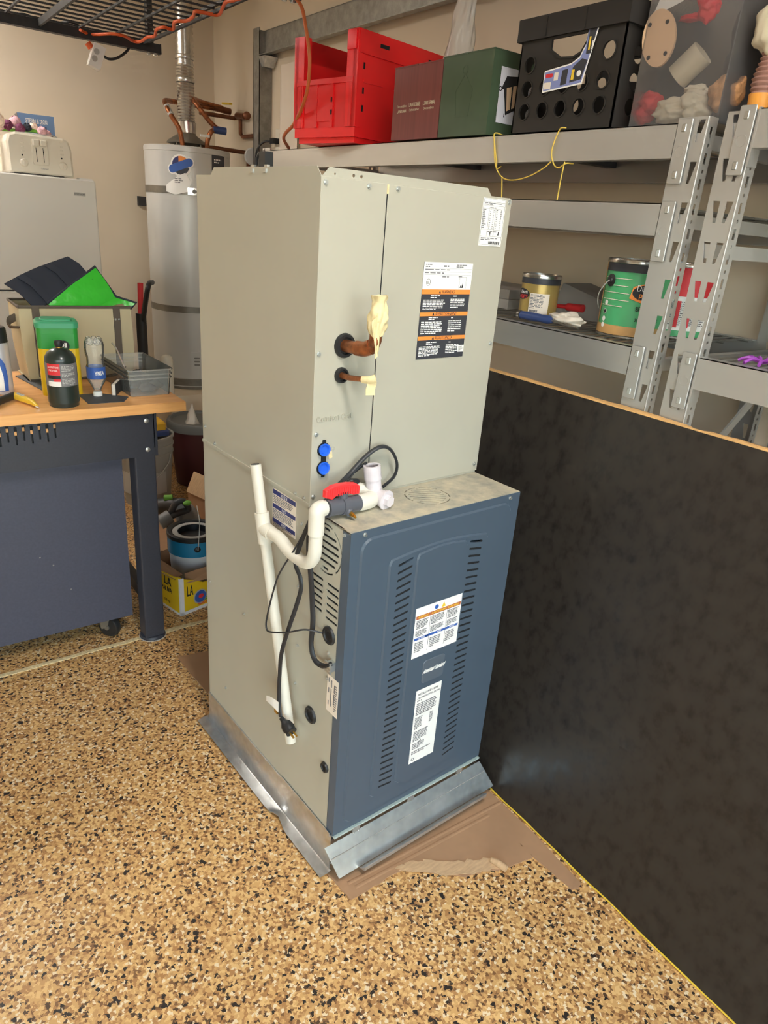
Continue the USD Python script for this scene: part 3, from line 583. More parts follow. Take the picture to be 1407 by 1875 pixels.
bs = part(dr, 'test_port', lathe([(0, 0), (.010, 0), (.010, .006), (.0075, .009), (0, .009)], 20, BN, BN + A([.1, -1, -.25])), 'pvc_gray', 40)
dN = A([.1, -1, -.25]) / np.linalg.norm(A([.1, -1, -.25]))
part(bs, 'brass_fitting', cat(cyl(BN + dN * .008, BN + dN * .017, .0052, 6), cyl(BN + dN * .016, BN + dN * .022, .0036, 10), cyl(BN + dN * .021, BN + dN * .026, .0024, 10)), 'brass', 30)
part(dr, 'elbow', tube([V1 - vd * .004, V1 + vd * .022, V1 + vd * .042 + A([.004, .010, .001]), V1 + vd * .044 + A([.0, .034, .006]), V1 + vd * .030 + A([-.006, .058, .012])], .0192, 22), 'pvc', 40, 'creamy elbow turning back from the valve')
CF, CBk = A([.152, .078, 1.010]), A([.140, .135, 1.012])
cd = (CF - CBk) / np.linalg.norm(CF - CBk)
ct = part(dr, 'cleanout_tee', cat(tube([CBk, CF], .0195, 24, smooth=False), tube([CBk * .55 + CF * .45, CBk * .55 + CF * .45 + A([-.006, .004, .040])], .0180, 24, smooth=False)), 'pvc_white', 40, 'white cleanout tee lying on the furnace top')
TT = CBk * .55 + CF * .45 + A([-.006, .004, .040])
part(ct, 'collar', put(lathe([(.0150, .030), (.0150, 0), (.0202, 0), (.0202, .034), (.0150, .034), (.0150, .004)], 26), aim(TT, TT + A([-.1, .1, 1]))[0]), 'pvc_white', 40)
part(ct, 'cap', cat(cyl(CF, CF + cd * .005, .0235, 28), cyl(CF + cd * .004, CF + cd * .016, .0140, 6)), 'pvc_white', 30)
part(dr, 'stub_pipe', tube([A([.070, .145, 1.020]), A([.100, .140, 1.022]), A([.136, .128, 1.020])], .0170, 18), 'pvc', 40)

# ------------------------------------------------------------------ cords
wc = thing('appliance_cable', 'black appliance cord with three-prong plug looping over the drain and down the furnace side', 'power cord', **UN)
q = [A([.205, .155, 1.006]), ly(722, 872, .142), ly(727, 848, .14), ly(716, 824, .14), ly(698, 818, .14), ly(672, 834, .142), ly(640, 868, .135), ly(616, 893, .120), ly(598, 920, .112), A([-.012, .118, 1.004])]
q2 = [lx(563, 965, -.030), lx(550, 998, -.034), lx(541, 1030, -.040), lx(550, 1058, -.040), lx(551, 1080, -.040), lx(541, 1115, -.044), lx(529, 1150, -.050), lx(516, 1195, -.052), lx(512, 1240, -.050), lx(511, 1285, -.050), lx(514, 1312, -.050)]
part(wc, 'cable', tube(q + q2, .0046, 10, flat=(1.25, .8)), 'cord_black', 50)
PL0, PL1 = lx(515, 1314, -.050), lx(538, 1346, -.046)
pd = (PL1 - PL0) / np.linalg.norm(PL1 - PL0)
pg = part(wc, 'plug', put(lathe([(0, 0), (.006, .001), (.0075, .012), (.0085, .014), (.0150, .024), (.0165, .036), (.0140, .044), (.0150, .047), (.0150, .050), (0, .050)], 14), aim(PL0, PL0 + pd)[0]), 'rubber', 40, 'black plug')
for s, t in ((-.005, 0), (.005, 0)): part(pg, 'prong', cyl(PL0 + pd * .050 + A([s, 0, t]), PL0 + pd * .066 + A([s, 0, t]), .0022, 8), 'brass', 30)
part(pg, 'prong', cyl(PL0 + pd * .050 + A([0, .004, -.007]), PL0 + pd * .064 + A([0, .004, -.007]), .0024, 8), 'brass', 30)
t0 = lx(512, 1290, -.050)
part(wc, 'tag', sheet([[t0 + A([-.003 * math.sin(i * .9) - .004, -.002 + .016 * i, .010 - .0050 * max(0, i - 1) ** 1.5 * .8 - .016 * j * (1 - .12 * i)]) for i in range(5)] for j in range(3)], .0006), 'paper_white', 40, 'white cable tag')
part(wc, 'terminal', bx(-.056, -.044, t0[1] + .002, t0[1] + .016, t0[2] - .030, t0[2] - .022), 'brass', False)
fcd = thing('flat_cord', 'flat black cord hanging from the drain fitting into the zinc clamp', 'cord', **UN)
q = [A([.098, .146, 1.046]), ly(655, 880, .135), ly(632, 893, .125), ly(610, 915, .110), A([-.006, .105, 1.003]), lx(568, 975, -.026), lx(566, 1010, -.030), lx(569, 1050, -.030), lx(572, 1100, -.020), lx(573, 1140, -.018), lx(570, 1180, -.018), lx(576, 1207, -.018), lx(590, 1219, -.018), lx(604, 1217, -.015)]
part(fcd, 'cable', tube(q, .0042, 10, flat=(1.5, .75)), 'cord_black', 50)
part(fcd, 'sheath', tube([lx(588, 1218, -.018), lx(596, 1219, -.017), lx(606, 1216, -.013)], .0058, 10), 'rubber', 50)
tw = thing('thin_wire', 'thin black wire looping out from the drain into the upper side grommet', 'wire', **UN)
q = [A([.112, .150, 1.060]), A([.130, .128, 1.088]), A([.112, .140, 1.072]), A([.060, .134, 1.03]), A([-.008, .126, 1.006]), lx(558, 972, -.032), lx(540, 1005, -.040), lx(512, 1050, -.046), lx(500, 1085, -.048), lx(489, 1130, -.050), lx(488, 1150, -.052), lx(495, 1157, -.054), lx(525, 1158, -.056), lx(556, 1153, -.040), lx(578, 1156, -.018), lx(595, 1160, .0)]
part(tw, 'cable', tube(q, .0022, 8), 'cord_black', 50)

# ------------------------------------------------------------------ cardboard on the floor
def blob(pts, th, z0, jag=0.0, seed=0, n=6):
    r = np.random.default_rng(seed); out = []
    for i, p in enumerate(pts):
        q = pts[(i + 1) % len(pts)]
        for k in range(n):
            t = k / n; out.append((p[0] + (q[0] - p[0]) * t + r.normal(0, jag), p[1] + (q[1] - p[1]) * t + r.normal(0, jag)))
    return ext(Polygon(out).buffer(0), th, z0)
cb = thing('cardboard_sheet', 'flattened brown cardboard with torn edge under the front of the furnace', 'cardboard')
part(cb, 'sheet', cat(blob([(-.006, .10), (-.010, -.012), (.000, -.098), (.030, -.100), (.175, -.094), (.300, -.205), (.345, -.214), (.400, -.240), (.503, -.256), (.515, -.10), (.515, .35), (.06, .35)], .0035, .0006, .0014, 4, 10)), 'cardboard', False)
part(cb, 'side_strip', blob([(.508, -.10), (.505, -.256), (.517, -.384), (.534, -.392), (.553, -.386), (.567, -.21), (.570, .02), (.55, .10), (.508, .10)], .0032, .0004, .0006, 6), 'cardboard', False)
cps = [(.16, -.095), (.30, -.205), (.398, -.238), (.405, -.20), (.33, -.165), (.25, -.115), (.19, -.082)]
part(cb, 'torn_layer', blob(cps, .0016, .0042, .004, 9), 'cardboard_torn', False, 'paler torn layer along the ragged edge')
part(cb, 'torn_layer', blob([(.150, -.088), (.178, -.108), (.205, -.116), (.212, -.100), (.190, -.086)], .0018, .0046, .003, 12), 'cardboard_torn', False)
part(cb, 'curled_edge', tube([A([.390, -.205, .012]), A([.398, -.225, .013]), A([.404, -.250, .013])], [.007, .010, .009], 12), 'cardboard_torn', 50, 'curled-up roll of torn cardboard')
for a, b in (((.02, -.055), (.565, -.062)), ((.03, -.075), (.50, -.080))):
    part(cb, 'crease', hexa([(a[0], a[1] - .006, .0040), (b[0], b[1] - .006, .0040), (b[0], b[1] + .006, .0040), (a[0], a[1] + .006, .0040), (a[0], a[1] - .002, .0050), (b[0], b[1] - .002, .0050), (b[0], b[1] + .002, .0050), (a[0], a[1] + .002, .0050)]), 'cardboard', False)
solo('cardboard_scrap', blob([(-.003, 1.130), (.012, .866), (.35, .85), (.36, 1.10), (.12, 1.112)], .0035, .0005, .0008, 3), 'cardboard', 'plain brown cardboard corner on the floor behind the furnace', 'cardboard', False)

# ------------------------------------------------------------------ black board leaning on the shelving
bd = thing('black_board', 'large black laminated board with raw wood edge leaning against the shelf posts', 'board')
yA, yB = .84, -1.62
def bxm(y): return .5815 + .0215 * y
P = lambda x, y, z: A([x, y, z])
nb = A([1.2, 0, -.21]) / np.linalg.norm([1.2, 0, -.21]) * .017
b0, b1, t0, t1 = P(bxm(yB), yB, .004), P(bxm(yA), yA, .004), P(.780, yB, 1.204), P(.780, yA, 1.204)
part(bd, 'face', hexa([b0, b0 + nb, b1 + nb, b1, t0, t0 + nb, t1 + nb, t1]), 'board_black', False)
ysn = np.linspace(yA, yB, 140); rng = np.random.default_rng(2); top = []; jit = np.convolve(rng.normal(0, .0018, 150), np.ones(7) / 4, 'valid')[:140]
e = []
for i, y in enumerate(ysn):
    nt = -.006 * math.exp(-((y + .262) / .012) ** 2)
    e.append([P(.780, y, 1.2045), P(.780, y, 1.2085), P(.786, y, 1.2100 + jit[i] * .5 + nt), P(.794, y, 1.2095 + jit[i] + nt * 2), P(.797, y, 1.2010)])
part(bd, 'raw_edge', cat(sheet(e, .0012)), 'board_edge', 50, 'raw tan wood along the top edge with a chip')
e2 = tube([P(bxm(y) - .0015 + .0012 * math.sin(y * 23), y, .0035 + .001 * math.sin(y * 37)) for y in np.linspace(yA, yB, 60)], .0024, 6, 2)
part(bd, 'bottom_edge', e2, 'tape_yellow', 50, 'yellowish bottom edge')

# ------------------------------------------------------------------ shelving
XS, XBK = .80, 1.41
def post(parent, y0, y1, x, zt, zlo=0.0, back=False, cols=(0.78,)):
    """L-shaped upright: front flange from y0 to y1 (y1 at the bend), side flange running back, both slotted"""
    w = abs(y1 - y0); s = 1 if y1 > y0 else -1; hs = []
    k = 0; z = zt - .026
    while z > max(zlo, .05):
        for c in cols:
            u = c * w; d = .008
            hs.append(Polygon([(u - d, z + .020), (u + d, z + .020), (u + d * .9, z + .014), (u - d * .15, z - .024), (u - d, z - .024)]) if c > .5 else Polygon([(u - d, z + .020), (u + d, z + .020), (u + d, z - .024), (u + d * .15, z - .024), (u - d * .9, z + .014)]))
        z -= .0836
    pl = sbox(0, zlo, w, zt).difference(unary_union(hs))
    M = fr((x, y0, 0), (0, s, 0), (0, 0, 1)); th = .0018
    a = put(ext(pl, th, -th if s < 0 else 0), M)
    hs = []; z = zt - .03
    while z > max(zlo, .05):
        hs.append(rect(.010, .022, .001, .016, z)); hs.append(disc(.004, .017, z - .026, 10)); z -= .052
    sd = sbox(.0012, zlo, .034, zt).difference(unary_union(hs))
    dx = -1 if back else 1
    b = put(ext(sd, th), fr((x, y1 + (th if s > 0 else 0), 0), (dx, 0, 0), (0, 0, 1)))
    rim = cyl((x + .0012 * dx, y1 - s * .0012, zlo), (x + .0012 * dx, y1 - s * .0012, zt), .0022, 10)
    return part(parent, 'post', cat(a, b, rim), 'rack_steel', 40)
def beam(parent, y0, y1, x, z0, h=.071, back=False, conn=()):
    dx = -1 if back else 1
    prof = cat(bx(x - .0035, x - .0005, y0, y1, z0, z0 + h) if not back else bx(x + .0005, x + .0035, y0, y1, z0, z0 + h), bx(min(x - .0035, x + dx * .028), max(x - .0035, x + dx * .028), y0, y1, z0 + h - .002, z0 + h), bx(min(x, x + dx * .028), max(x, x + dx * .028), y0, y1, z0, z0 + .002))
    b = part(parent, 'beam', prof, 'rack_steel', False)
    for yc, hc, zc in conn:
        c = part(b, 'end_bracket', put(bev(rect(.036, hc, .004), .0028, .001), LEFT((x - .0036, yc, zc + hc / 2))), 'rack_steel', False)
        for q in (-.36, .36):
            part(b, 'rivet', put(bev(rect(.010, .016, .002), .0026, .001), LEFT((x - .0062, yc, zc + hc / 2 + hc * q))), 'screw_steel', False)
        part(b, 'stamp_ring', put(ext(disc(.012, n=24).difference(disc(.0108, n=24)), .0006), LEFT((x - .0064, yc, zc + hc / 2))), 'rack_steel', False)
    return b
def deck(parent, y0, y1, x0, x1, z, px=.036, py=.15, r=.0019):
    ms = [bx(x0, x1, y - r, y + r, z - r, z + r) for y in np.arange(y0 + .02, y1, px)] + [bx(x - r, x + r, y0, y1, z - 3 * r, z - r) for x in np.linspace(x0 + .03, x1 - .03, 5)]
    return part(parent, 'wire_deck', cat(ms), 'rack_wire', False, kind='stuff')
sh = thing('storage_rack', 'gray steel storage rack holding crates and paint cans, behind the coil case', 'shelf', group='steel storage racks')
ZT = 1.866
post(sh, -.029, -.103, XS, ZT, 0, False, (.80,)); post(sh, 1.985, 2.059, XS, ZT, 0, False, (.80,)); post(sh, -.029, -.103, XBK, ZT, 0, True, (.5,)); post(sh, 1.985, 2.059, XBK, ZT, 0, True, (.5,))
for z in (1.784, 1.619, 1.288, .25):
    beam(sh, -.03, 1.985, XS, z, conn=[(-.051, .132, z - .056 if z < 1.7 else 1.731)])
    beam(sh, -.03, 1.985, XBK, z, back=True)
    deck(sh, -.02, 1.97, XS + .002, XBK - .002, z + .068, .036 if z < 1.7 else .05)
    for y in (-.085, 2.03): part(sh, 'side_brace', bx(XS + .004, XBK - .004, y - .012, y + .012, z + .02, z + .05), 'rack_steel', False)
for y in (.62, 1.3):
    for z in (1.784, 1.619): part(sh, 'cross_bar', bx(XS + .004, XBK - .004, y - .02, y + .02, z + .046, z + .064), 'dark_gray', False)
s2 = thing('storage_rack', 'second gray steel storage rack at the right edge, empty low shelf with purple clip', 'shelf', group='steel storage racks')
post(s2, -.146, -.213, XS, 1.871, 0, False, (.30, .76)); post(s2, -.146, -.213, XBK, 1.871, 0, True, (.5,)); post(s2, -1.95, -1.88, XS, 1.871, 0, False, (.3, .76)); post(s2, -1.95, -1.88, XBK, 1.871, 0, True, (.5,))
for z in (1.800, 1.293, .25):
    beam(s2, -1.88, -.214, XS, z, .073, conn=[(-.192, .132, z - .052)])
    part(s2, 'beam_end', bx(XS - .004, XS + .030, -.2185, -.2135, z - .035, z + .075), 'rack_steel', False)
for z in (1.800, 1.560, 1.293, .25):
    beam(s2, -1.88, -.214, XBK, z, back=True)
    for y in (-.165, -1.92): part(s2, 'side_brace', bx(XS + .004, XBK - .004, y - .012, y + .012, z + .02, z + .05), 'rack_steel', False)
for z in (1.800, 1.293): deck(s2, -1.87, -.22, XS + .002, XBK - .002, z + .070, .03, .1)
part(s2, 'diagonal_brace', cat(hexa([(.86, -.150, .92), (.90, -.150, .92), (1.39, -.150, 1.32), (1.35, -.150, 1.32), (.86, -.144, .92), (.90, -.144, .92), (1.39, -.144, 1.32), (1.35, -.144, 1.32)])), 'rack_steel', False)
pc = gz(1395, 668, 1.366)
solo('hair_clip', cat(*[tube([pc + A([0, 0, .004]), pc + A([.03 * math.cos(a), .03 * math.sin(a), .012]), pc + A([.05 * math.cos(a), .05 * math.sin(a), .004])], .004, 6) for a in np.arange(0, 6.2, .7)]), 'purple', 'purple plastic spider-like clip lying on the right rack', 'clip')
# knotted yellow twine on the top beam
def twine(ps, label):
    solo('twine', cat(*[tube(p, .0018, 6) for p in ps]), 'twine_yellow', label, 'twine', 50, 'twine loops on the top beam')
xb = XS - .006
twine([[(XS + .03, .559, 1.858), (xb, .562, 1.860), (xb, .556, 1.83), (xb, .540, 1.785), (xb - .002, .534, 1.768), (xb + .02, .54, 1.776)], [(xb - .002, .562, 1.858), (xb - .002, .549, 1.80), (xb - .002, .536, 1.770), (xb - .003, .505, 1.745), (xb - .003, .46, 1.738), (xb - .003, .40, 1.748), (xb - .003, .35, 1.768), (xb - .002, .329, 1.783)], [(xb - .002, .508, 1.747), (xb - .002, .500, 1.70), (xb - .002, .497, 1.665)]], 'yellow twine loop with a slack strand tied round the top beam, nearer the coil case')
twine([[(XS + .03, .302, 1.860), (xb, .303, 1.862), (xb - .001, .318, 1.855), (xb - .001, .333, 1.81), (xb - .001, .320, 1.778), (xb - .001, .300, 1.768), (xb, .278, 1.778), (XS + .02, .276, 1.78)], [(xb - .002, .281, 1.782), (xb - .002, .285, 1.74), (xb - .002, .287, 1.69)]], 'yellow twine loop with one dangling end on the top beam, nearer the post')

# ------------------------------------------------------------------ things on the top shelf
ZB = 1.858
cr = thing('folding_crate', 'bright red collapsible plastic crate with low open front, on the top shelf', 'crate', (.762, 1.255, ZB), 11.0)
# local: x runs back over the shelf, y runs away along the shelf, near corner at the origin
CL_, CW_, CH_ = .53, .33, .345
def wall_plate(M, w, h, holes=(), th=.008): return put(bev(sbox(0, 0, w, h).difference(unary_union(list(holes))) if len(holes) else sbox(0, 0, w, h), th, .002), M)
part(cr, 'base', cat(bx(.012, CL_ - .012, .012, CW_ - .012, 0, .020), bx(0, CL_, 0, CW_, .018, .050)), 'crate_red', False)
part(cr, 'side_wall', cat(bx(0, CL_, 0, .014, .05, CH_), bx(0, CL_, -.006, .014, CH_ - .07, CH_), bx(-.004, .022, -.004, .018, .05, CH_), *[bx(x, x + .10, -.003, .0, .19, .20) for x in (.03, .18, .34)]), 'crate_red', False, 'tall near side wall of the crate')
part(cr, 'side_wall', cat(bx(0, CL_, CW_ - .014, CW_, .05, CH_), bx(0, CL_, CW_ - .014, CW_ + .006, CH_ - .07, CH_), bx(-.004, .022, CW_ - .018, CW_ + .004, .05, CH_)), 'crate_red', False)
part(cr, 'end_wall', bx(CL_ - .014, CL_, .014, CW_ - .014, .05, CH_), 'crate_red_dark', False)
part(cr, 'front_wall', cat(bx(.0, .012, .014, CW_ - .014, .05, .20), bx(-.006, .014, .014, CW_ - .014, .188, .205), *[bx(-.005, .002, y, y + .014, .05, .19) for y in (.02, .115, .20, .29)], bx(-.004, .0, .130, .200, .07, .18)), 'crate_red_dark', False, 'low folded-down front half wall')
part(cr, 'corner_post', cat(bx(-.004, .030, .002, .05, .05, CH_), bx(-.008, .0, .004, .048, .285, .340)), 'crate_red', False)
part(cr, 'corner_post', cat(bx(-.004, .030, CW_ - .05, CW_ - .002, .05, CH_)), 'crate_red', False)
for x, z in ((.10, .306), (.36, .306)): part(cr, 'handle_slot', bx(x, x + .045, -.0068, -.0060, z, z + .012), 'void_black', False)
for z in (.10, .155, .23): part(cr, 'latch_slot', bx(.028, .036, -.0006, -.0002, z, z + .02), 'void_black', False)
for y, z in ((.118, .13), (.118, .09), (.29, .10)): part(cr, 'latch_slot', bx(-.0062, -.0058, y, y + .007, z, z + .016), 'void_black', False)

def card_box(name, label, y0, y1, h, d, mt, x0=.786):
    b = thing(name, label, 'box', (x0, y0, ZB), group='lantern boxes on the top shelf'); w = y1 - y0
    part(b, 'carton', bx(0, d, 0, w, 0, h), mt, False)
    part(b, 'lid_flap', cat(bx(-.0012, d, -.001, w * .5 - .002, h, h + .003), bx(-.0012, d, w * .5 + .002, w + .001, h, h + .0035)), mt, False)
    return b
mb = card_box('lantern_box', 'maroon cardboard lantern box printed with white words, beside the red crate', .815, 1.062, .208, .16, 'maroon_card')
MB = LEFT((-.0004, .247, 0))
part(mb, 'lettering', put(cat(put(text('Decorative', .007, .050, .0004), TOP((.050, .095, 0))), put(text('LANTERN', .008, .050, .0004, True), TOP((.050, .080, 0))), put(text('LANTERNE', .010, .058, .0004, True), TOP((.118, .095, 0))), put(text('Décorative', .007, .050, .0004), TOP((.118, .082, 0))), put(text('LINTERNA', .010, .058, .0004, True), TOP((.192, .095, 0))), put(text('Decorativa', .007, .052, .0004), TOP((.192, .082, 0)))), MB), 'card_gold', False)
gb = card_box('lantern_box', 'dark green cardboard lantern box with lantern picture, between maroon box and black crate', .592, .812, .212, .17, 'green_card')
part(gb, 'ghost_print', put(cat(ext(Polygon([(.09, .05), (.15, .05), (.16, .12), (.12, .165), (.08, .12)]).buffer(.0).difference(Polygon([(.094, .054), (.146, .054), (.155, .118), (.12, .159), (.085, .118)])), .0004), ext(disc(.012, .12, .172).difference(disc(.010, .12, .172)), .0004)), LEFT((-.0003, .237, 0))), 'green_card', False)
# the picture on its near side
pm = FRONT((.032, -.0012, .035))
sp = part(gb, 'picture', put(ext(sbox(0, 0, .130, .140), .0005), pm), 'photo_sky', False, 'printed picture of a black lantern')
lt = unary_union([Polygon([(.016, .095), (.074, .112), (.074, .040), (.034, .022), (.016, .095)]).difference(unary_union([Polygon([(.028, .090), (.048, .096), (.050, .038), (.036, .032)]), Polygon([(.053, .097), (.070, .102), (.070, .046), (.055, .040)])])), Polygon([(.006, .082), (.024, .118), (.080, .125), (.060, .100)]), disc(.006, .004, .085).difference(disc(.004, .004, .085)), sbox(.028, .016, .030, .026)])
part(sp, 'printed_lantern', put(ext(lt.buffer(0), .0004, .0005), pm), 'ink_black', False)
part(sp, 'printed_glow', put(ext(unary_union([Polygon([(.028, .090), (.048, .096), (.050, .038), (.036, .032)]), Polygon([(.053, .097), (.070, .102), (.070, .046), (.055, .040)])]), .0003, .0005), pm), 'decor_tan', False)

# black milk crate with round holes
mc = thing('milk_crate', 'black plastic crate with round holes and a paper label, on the top shelf', 'crate', (.800, .160, ZB))
w, h, d = .342, .266, .30
hol = [disc(.0185, u, v, 24) for v in (.052, .107, .160) for u in (.05, .115, .18, .245, .31) if not (v > .15 and u not in (.05, .31)) or v < .15]
hol = [disc(.0185, u, v, 24) for v in (.050, .104) for u in (.040, .105, .168, .230, .295)] + [disc(.0185, .040, .160, 24), disc(.019, .300, .166, 24)]
hand = Polygon([(.110, .210), (.228, .210), (.226, .192), (.212, .172), (.188, .164), (.146, .168), (.110, .188)])
FMC = LEFT((0, w, 0))
pw = sbox(0, 0, w, .225).difference(unary_union(hol + [hand]))
part(mc, 'front_wall', put(ext(pw, .004, -.004), FMC), 'crate_black', False)
part(mc, 'hole_rims', put(cat(*[ext(p.buffer(.003).difference(p), .0022) for p in hol], ext(hand.buffer(.005).difference(hand), .003)), FMC), 'crate_black', False)
part(mc, 'rim', cat(bx(-.010, d + .01, -.010, 0, .215, h), bx(-.010, .08, w, w + .010, .215, h), bx(.27, d + .01, w, w + .010, .215, h), bx(-.010, .0, 0, w, .215, h), bx(d, d + .010, 0, w - .075, .215, h), *[bx(-.012, -.009, y, y + .004, .218, h - .004) for y in (.12, .25)]), 'crate_black', False)
ps = sbox(0, 0, d, .225).difference(unary_union([disc(.0185, u, v, 24) for u in (.06, .15, .24) for v in (.050, .104, .160)]))
part(mc, 'side_wall', put(ext(ps, .004, -.004), FRONT((0, 0, 0))), 'crate_black', False); part(mc, 'side_wall', put(ext(ps.difference(sbox(.08, .16, .27, .23)), .004), FRONT((0, w, 0))), 'crate_black', False)
pb = sbox(0, 0, w, .225).difference(unary_union([disc(.0185, u, v, 24) for u in (.04, .30) for v in (.160,)] + [hand.buffer(.01), sbox(.004, .195, .075, .23)]))
part(mc, 'back_wall', put(ext(pb, .004), LEFT((d, w, 0))), 'crate_black', False)
part(mc, 'bottom', bx(.004, d - .004, .004, w - .004, 0, .006), 'crate_black', False)
lp = Polygon([(.100, .140), (.100, .090), (.232, .100), (.262, .226), (.228, .227), (.224, .182), (.212, .160), (.188, .149)])
sticker(mc, 'paper_label', fr((-.0024, w, 0), (0, -1, 0), (0, 0, 1)), lp, 'paper_white', [
    ('printed_field', 'label_lilac', ext(lp.buffer(-.0035), .0003)), ('printed_field', 'paper_cream', cat(flat(.105, .128, .097, .113), flat(.136, .150, .115, .133))), ('printed_logo', 'label_red', ext(rect(.026, .009, .0044, .119, .128), .0003)),
    ('printed_picture', 'label_charcoal', cat(ext(Polygon([(.190, .106), (.227, .110), (.240, .150), (.222, .156), (.196, .140)]), .0003), ext(Polygon([(.231, .164), (.246, .164), (.256, .220), (.233, .220)]), .0003), ext(Polygon([(.160, .102), (.180, .104), (.181, .138), (.162, .136)]), .0003))),
    ('printed_picture', 'label_yellow', cat(flat(.194, .203, .112, .134), flat(.236, .241, .172, .200))), ('printed_picture', 'paper_white', cat(ext(disc(.007, .218, .124), .0003), flat(.246, .250, .172, .190)))], 'blue and white paper label beside the hand hole')

# clear bins with mixed contents
def clear_bin(name, label, mt, x0, x1, y0, y1, z0, h):
    b = thing(name, label, 'storage bin', ((x0 + x1) / 2, (y0 + y1) / 2, z0)); lw, ld, t = (x1 - x0) / 2, (y1 - y0) / 2, .002
    part(b, 'body', cat(bx(-lw, lw, -ld, ld, 0, t), bx(-lw, -lw + t, -ld, ld, 0, h), bx(lw - t, lw, -ld, ld, 0, h), bx(-lw, lw, -ld, -ld + t, 0, h), bx(-lw, lw, ld - t, ld, 0, h)), mt, False)
    part(b, 'rim', cat(bx(-lw - .008, lw + .008, -ld - .008, -ld, h - .02, h), bx(-lw - .008, lw + .008, ld, ld + .008, h - .02, h), bx(-lw - .008, -lw, -ld, ld, h - .02, h), bx(lw, lw + .008, -ld, ld, h - .02, h)), mt, False)
    return b
BX0, BX1, BY0, BY1 = .835, 1.30, -.100, .133
clear_bin('clear_bin', 'milky clear storage bin full of holiday decorations, beside the black crate', 'milky_plastic', BX0, BX1, BY0, BY1, ZB, .40)
dk = gx(1202, 72, BX0 + .008)
pk = thing('round_plaque', 'tan oval plaque with four dark pads inside the clear bin', 'plaque')
part(pk, 'disc', put(ext(disc(.043, ry=.060), .006), fr(dk + A([0, -.010, .000]), (0, -.94, .34), (0, .34, .94))), 'decor_tan', False)
for u, v in ((1191, 46), (1223, 40), (1188, 106), (1219, 98)): part(pk, 'pad', put(ext(disc(.0048, n=14), .0012), LEFT(gx(u, v, BX0 + .0025))), 'dark_gray', False)
c0, c1 = gx(1240, 142, BX0 + .09), gx(1288, 96, BX0 + .10)
solo('pillar_candle', cyl(c0, c1, .030, 24), 'candle_ivory', 'ivory pillar candle tilted inside the clear bin', 'candle', 40)
def lump(c, r, seed, amp=.35, fr_=2.2, sub=3):
    s = trimesh.creation.icosphere(subdivisions=sub); v = s.vertices; n = meshkit.fbm(v * fr_ + seed * 7.3, 3, seed) - .5; s.vertices = v * (1 + amp * 2 * n)[:, None] * A(r) + A(c); return s
solo('red_ornament', cat(lump(gx(1195, 190, BX0 + .05), (.03, .028, .026), 3), lump(gx(1180, 208, BX0 + .05), (.03, .022, .024), 4)), 'label_red', 'red holiday figure at the bottom of the clear bin', 'ornament', True)
solo('cream_cloth', cat(lump(gx(1235, 205, BX0 + .05), (.035, .045, .026), 5, .6), lump(gx(1272, 195, BX0 + .06), (.035, .035, .03), 6, .6), lump(gx(1278, 168, BX0 + .09), (.02, .03, .014), 7, .6)), 'cloth_cream', 'crumpled cream cloth at the bottom of the clear bin', 'cloth', True)
solo('dark_bag', lump(((BX0 + BX1) / 2 + .08, .015, ZB + .19), (.10, .075, .13), 9, .25), 'bag_dark', 'dark gray bag filling the back of the clear bin', 'bag', True)
solo('pink_ribbon', cat(lump(gx(1300, 10, BX0 + .05), (.02, .025, .03), 11, .5), lump(gx(1268, 33, BX0 + .06), (.015, .03, .008), 12, .4)), 'label_red', 'pinkish red ribbon near the top of the clear bin', 'ribbon', True)
solo('paper_card', put(ext(Polygon([(0, 0), (.075, .02), (.11, .06), (.05, .075), (.02, .05)]), .001), LEFT(gx(1195, 32, BX0 + .006))), 'paper_white', 'pale printed card in the clear bin above the plaque', 'card')
clear_bin('dark_bin', 'smoky gray storage bin on the right rack behind the post', 'milky_plastic', .86, 1.34, -.75, -.21, 1.873, .34)
solo('dark_cushion', lump((1.12, -.47, 1.873 + .175), (.20, .22, .15), 13, .2), 'bag_dark', 'dark gray bundle inside the smoky bin', 'bundle', True)
pw_ = gx(1322, 214, .90)
solo('wicker_ball', lump((pw_[0], pw_[1], 1.873 + .052), (.035, .04, .040), 15, .25), 'wicker', 'small wicker ball inside the smoky bin', 'ball', True)
pp = gx(1408, 52, .885)
fg = thing('ceramic_figure', 'cream ceramic figure with striped base at the right photo edge', 'figurine', (0, 0, 0))
part(fg, 'head', lump((pp[0], pp[1] - .02, pp[2]), (.04, .045, .055), 17, .25), 'candle_ivory', True)
part(fg, 'striped_body', lathe([(0, .0), (.020, .0)] + [(r_, z_) for k in range(11) for r_, z_ in ((.021 + .004 * math.sin(k * .6), .003 + .0095 * k), (.025 + .004 * math.sin(k * .6), .008 + .0095 * k))] + [(.018, .11), (0, .11)], 24, (pp[0], pp[1] - .022, 1.905), (pp[0], pp[1] - .022, 2.2)), 'stripe_brown', 25)
part(fg, 'base', lathe([(0, -.002), (.024, -.002), (.027, .034), (0, .034)], 24, (pp[0], pp[1] - .022, 1.8795), (pp[0], pp[1] - .022, 2.2)), 'fig_orange', 40)
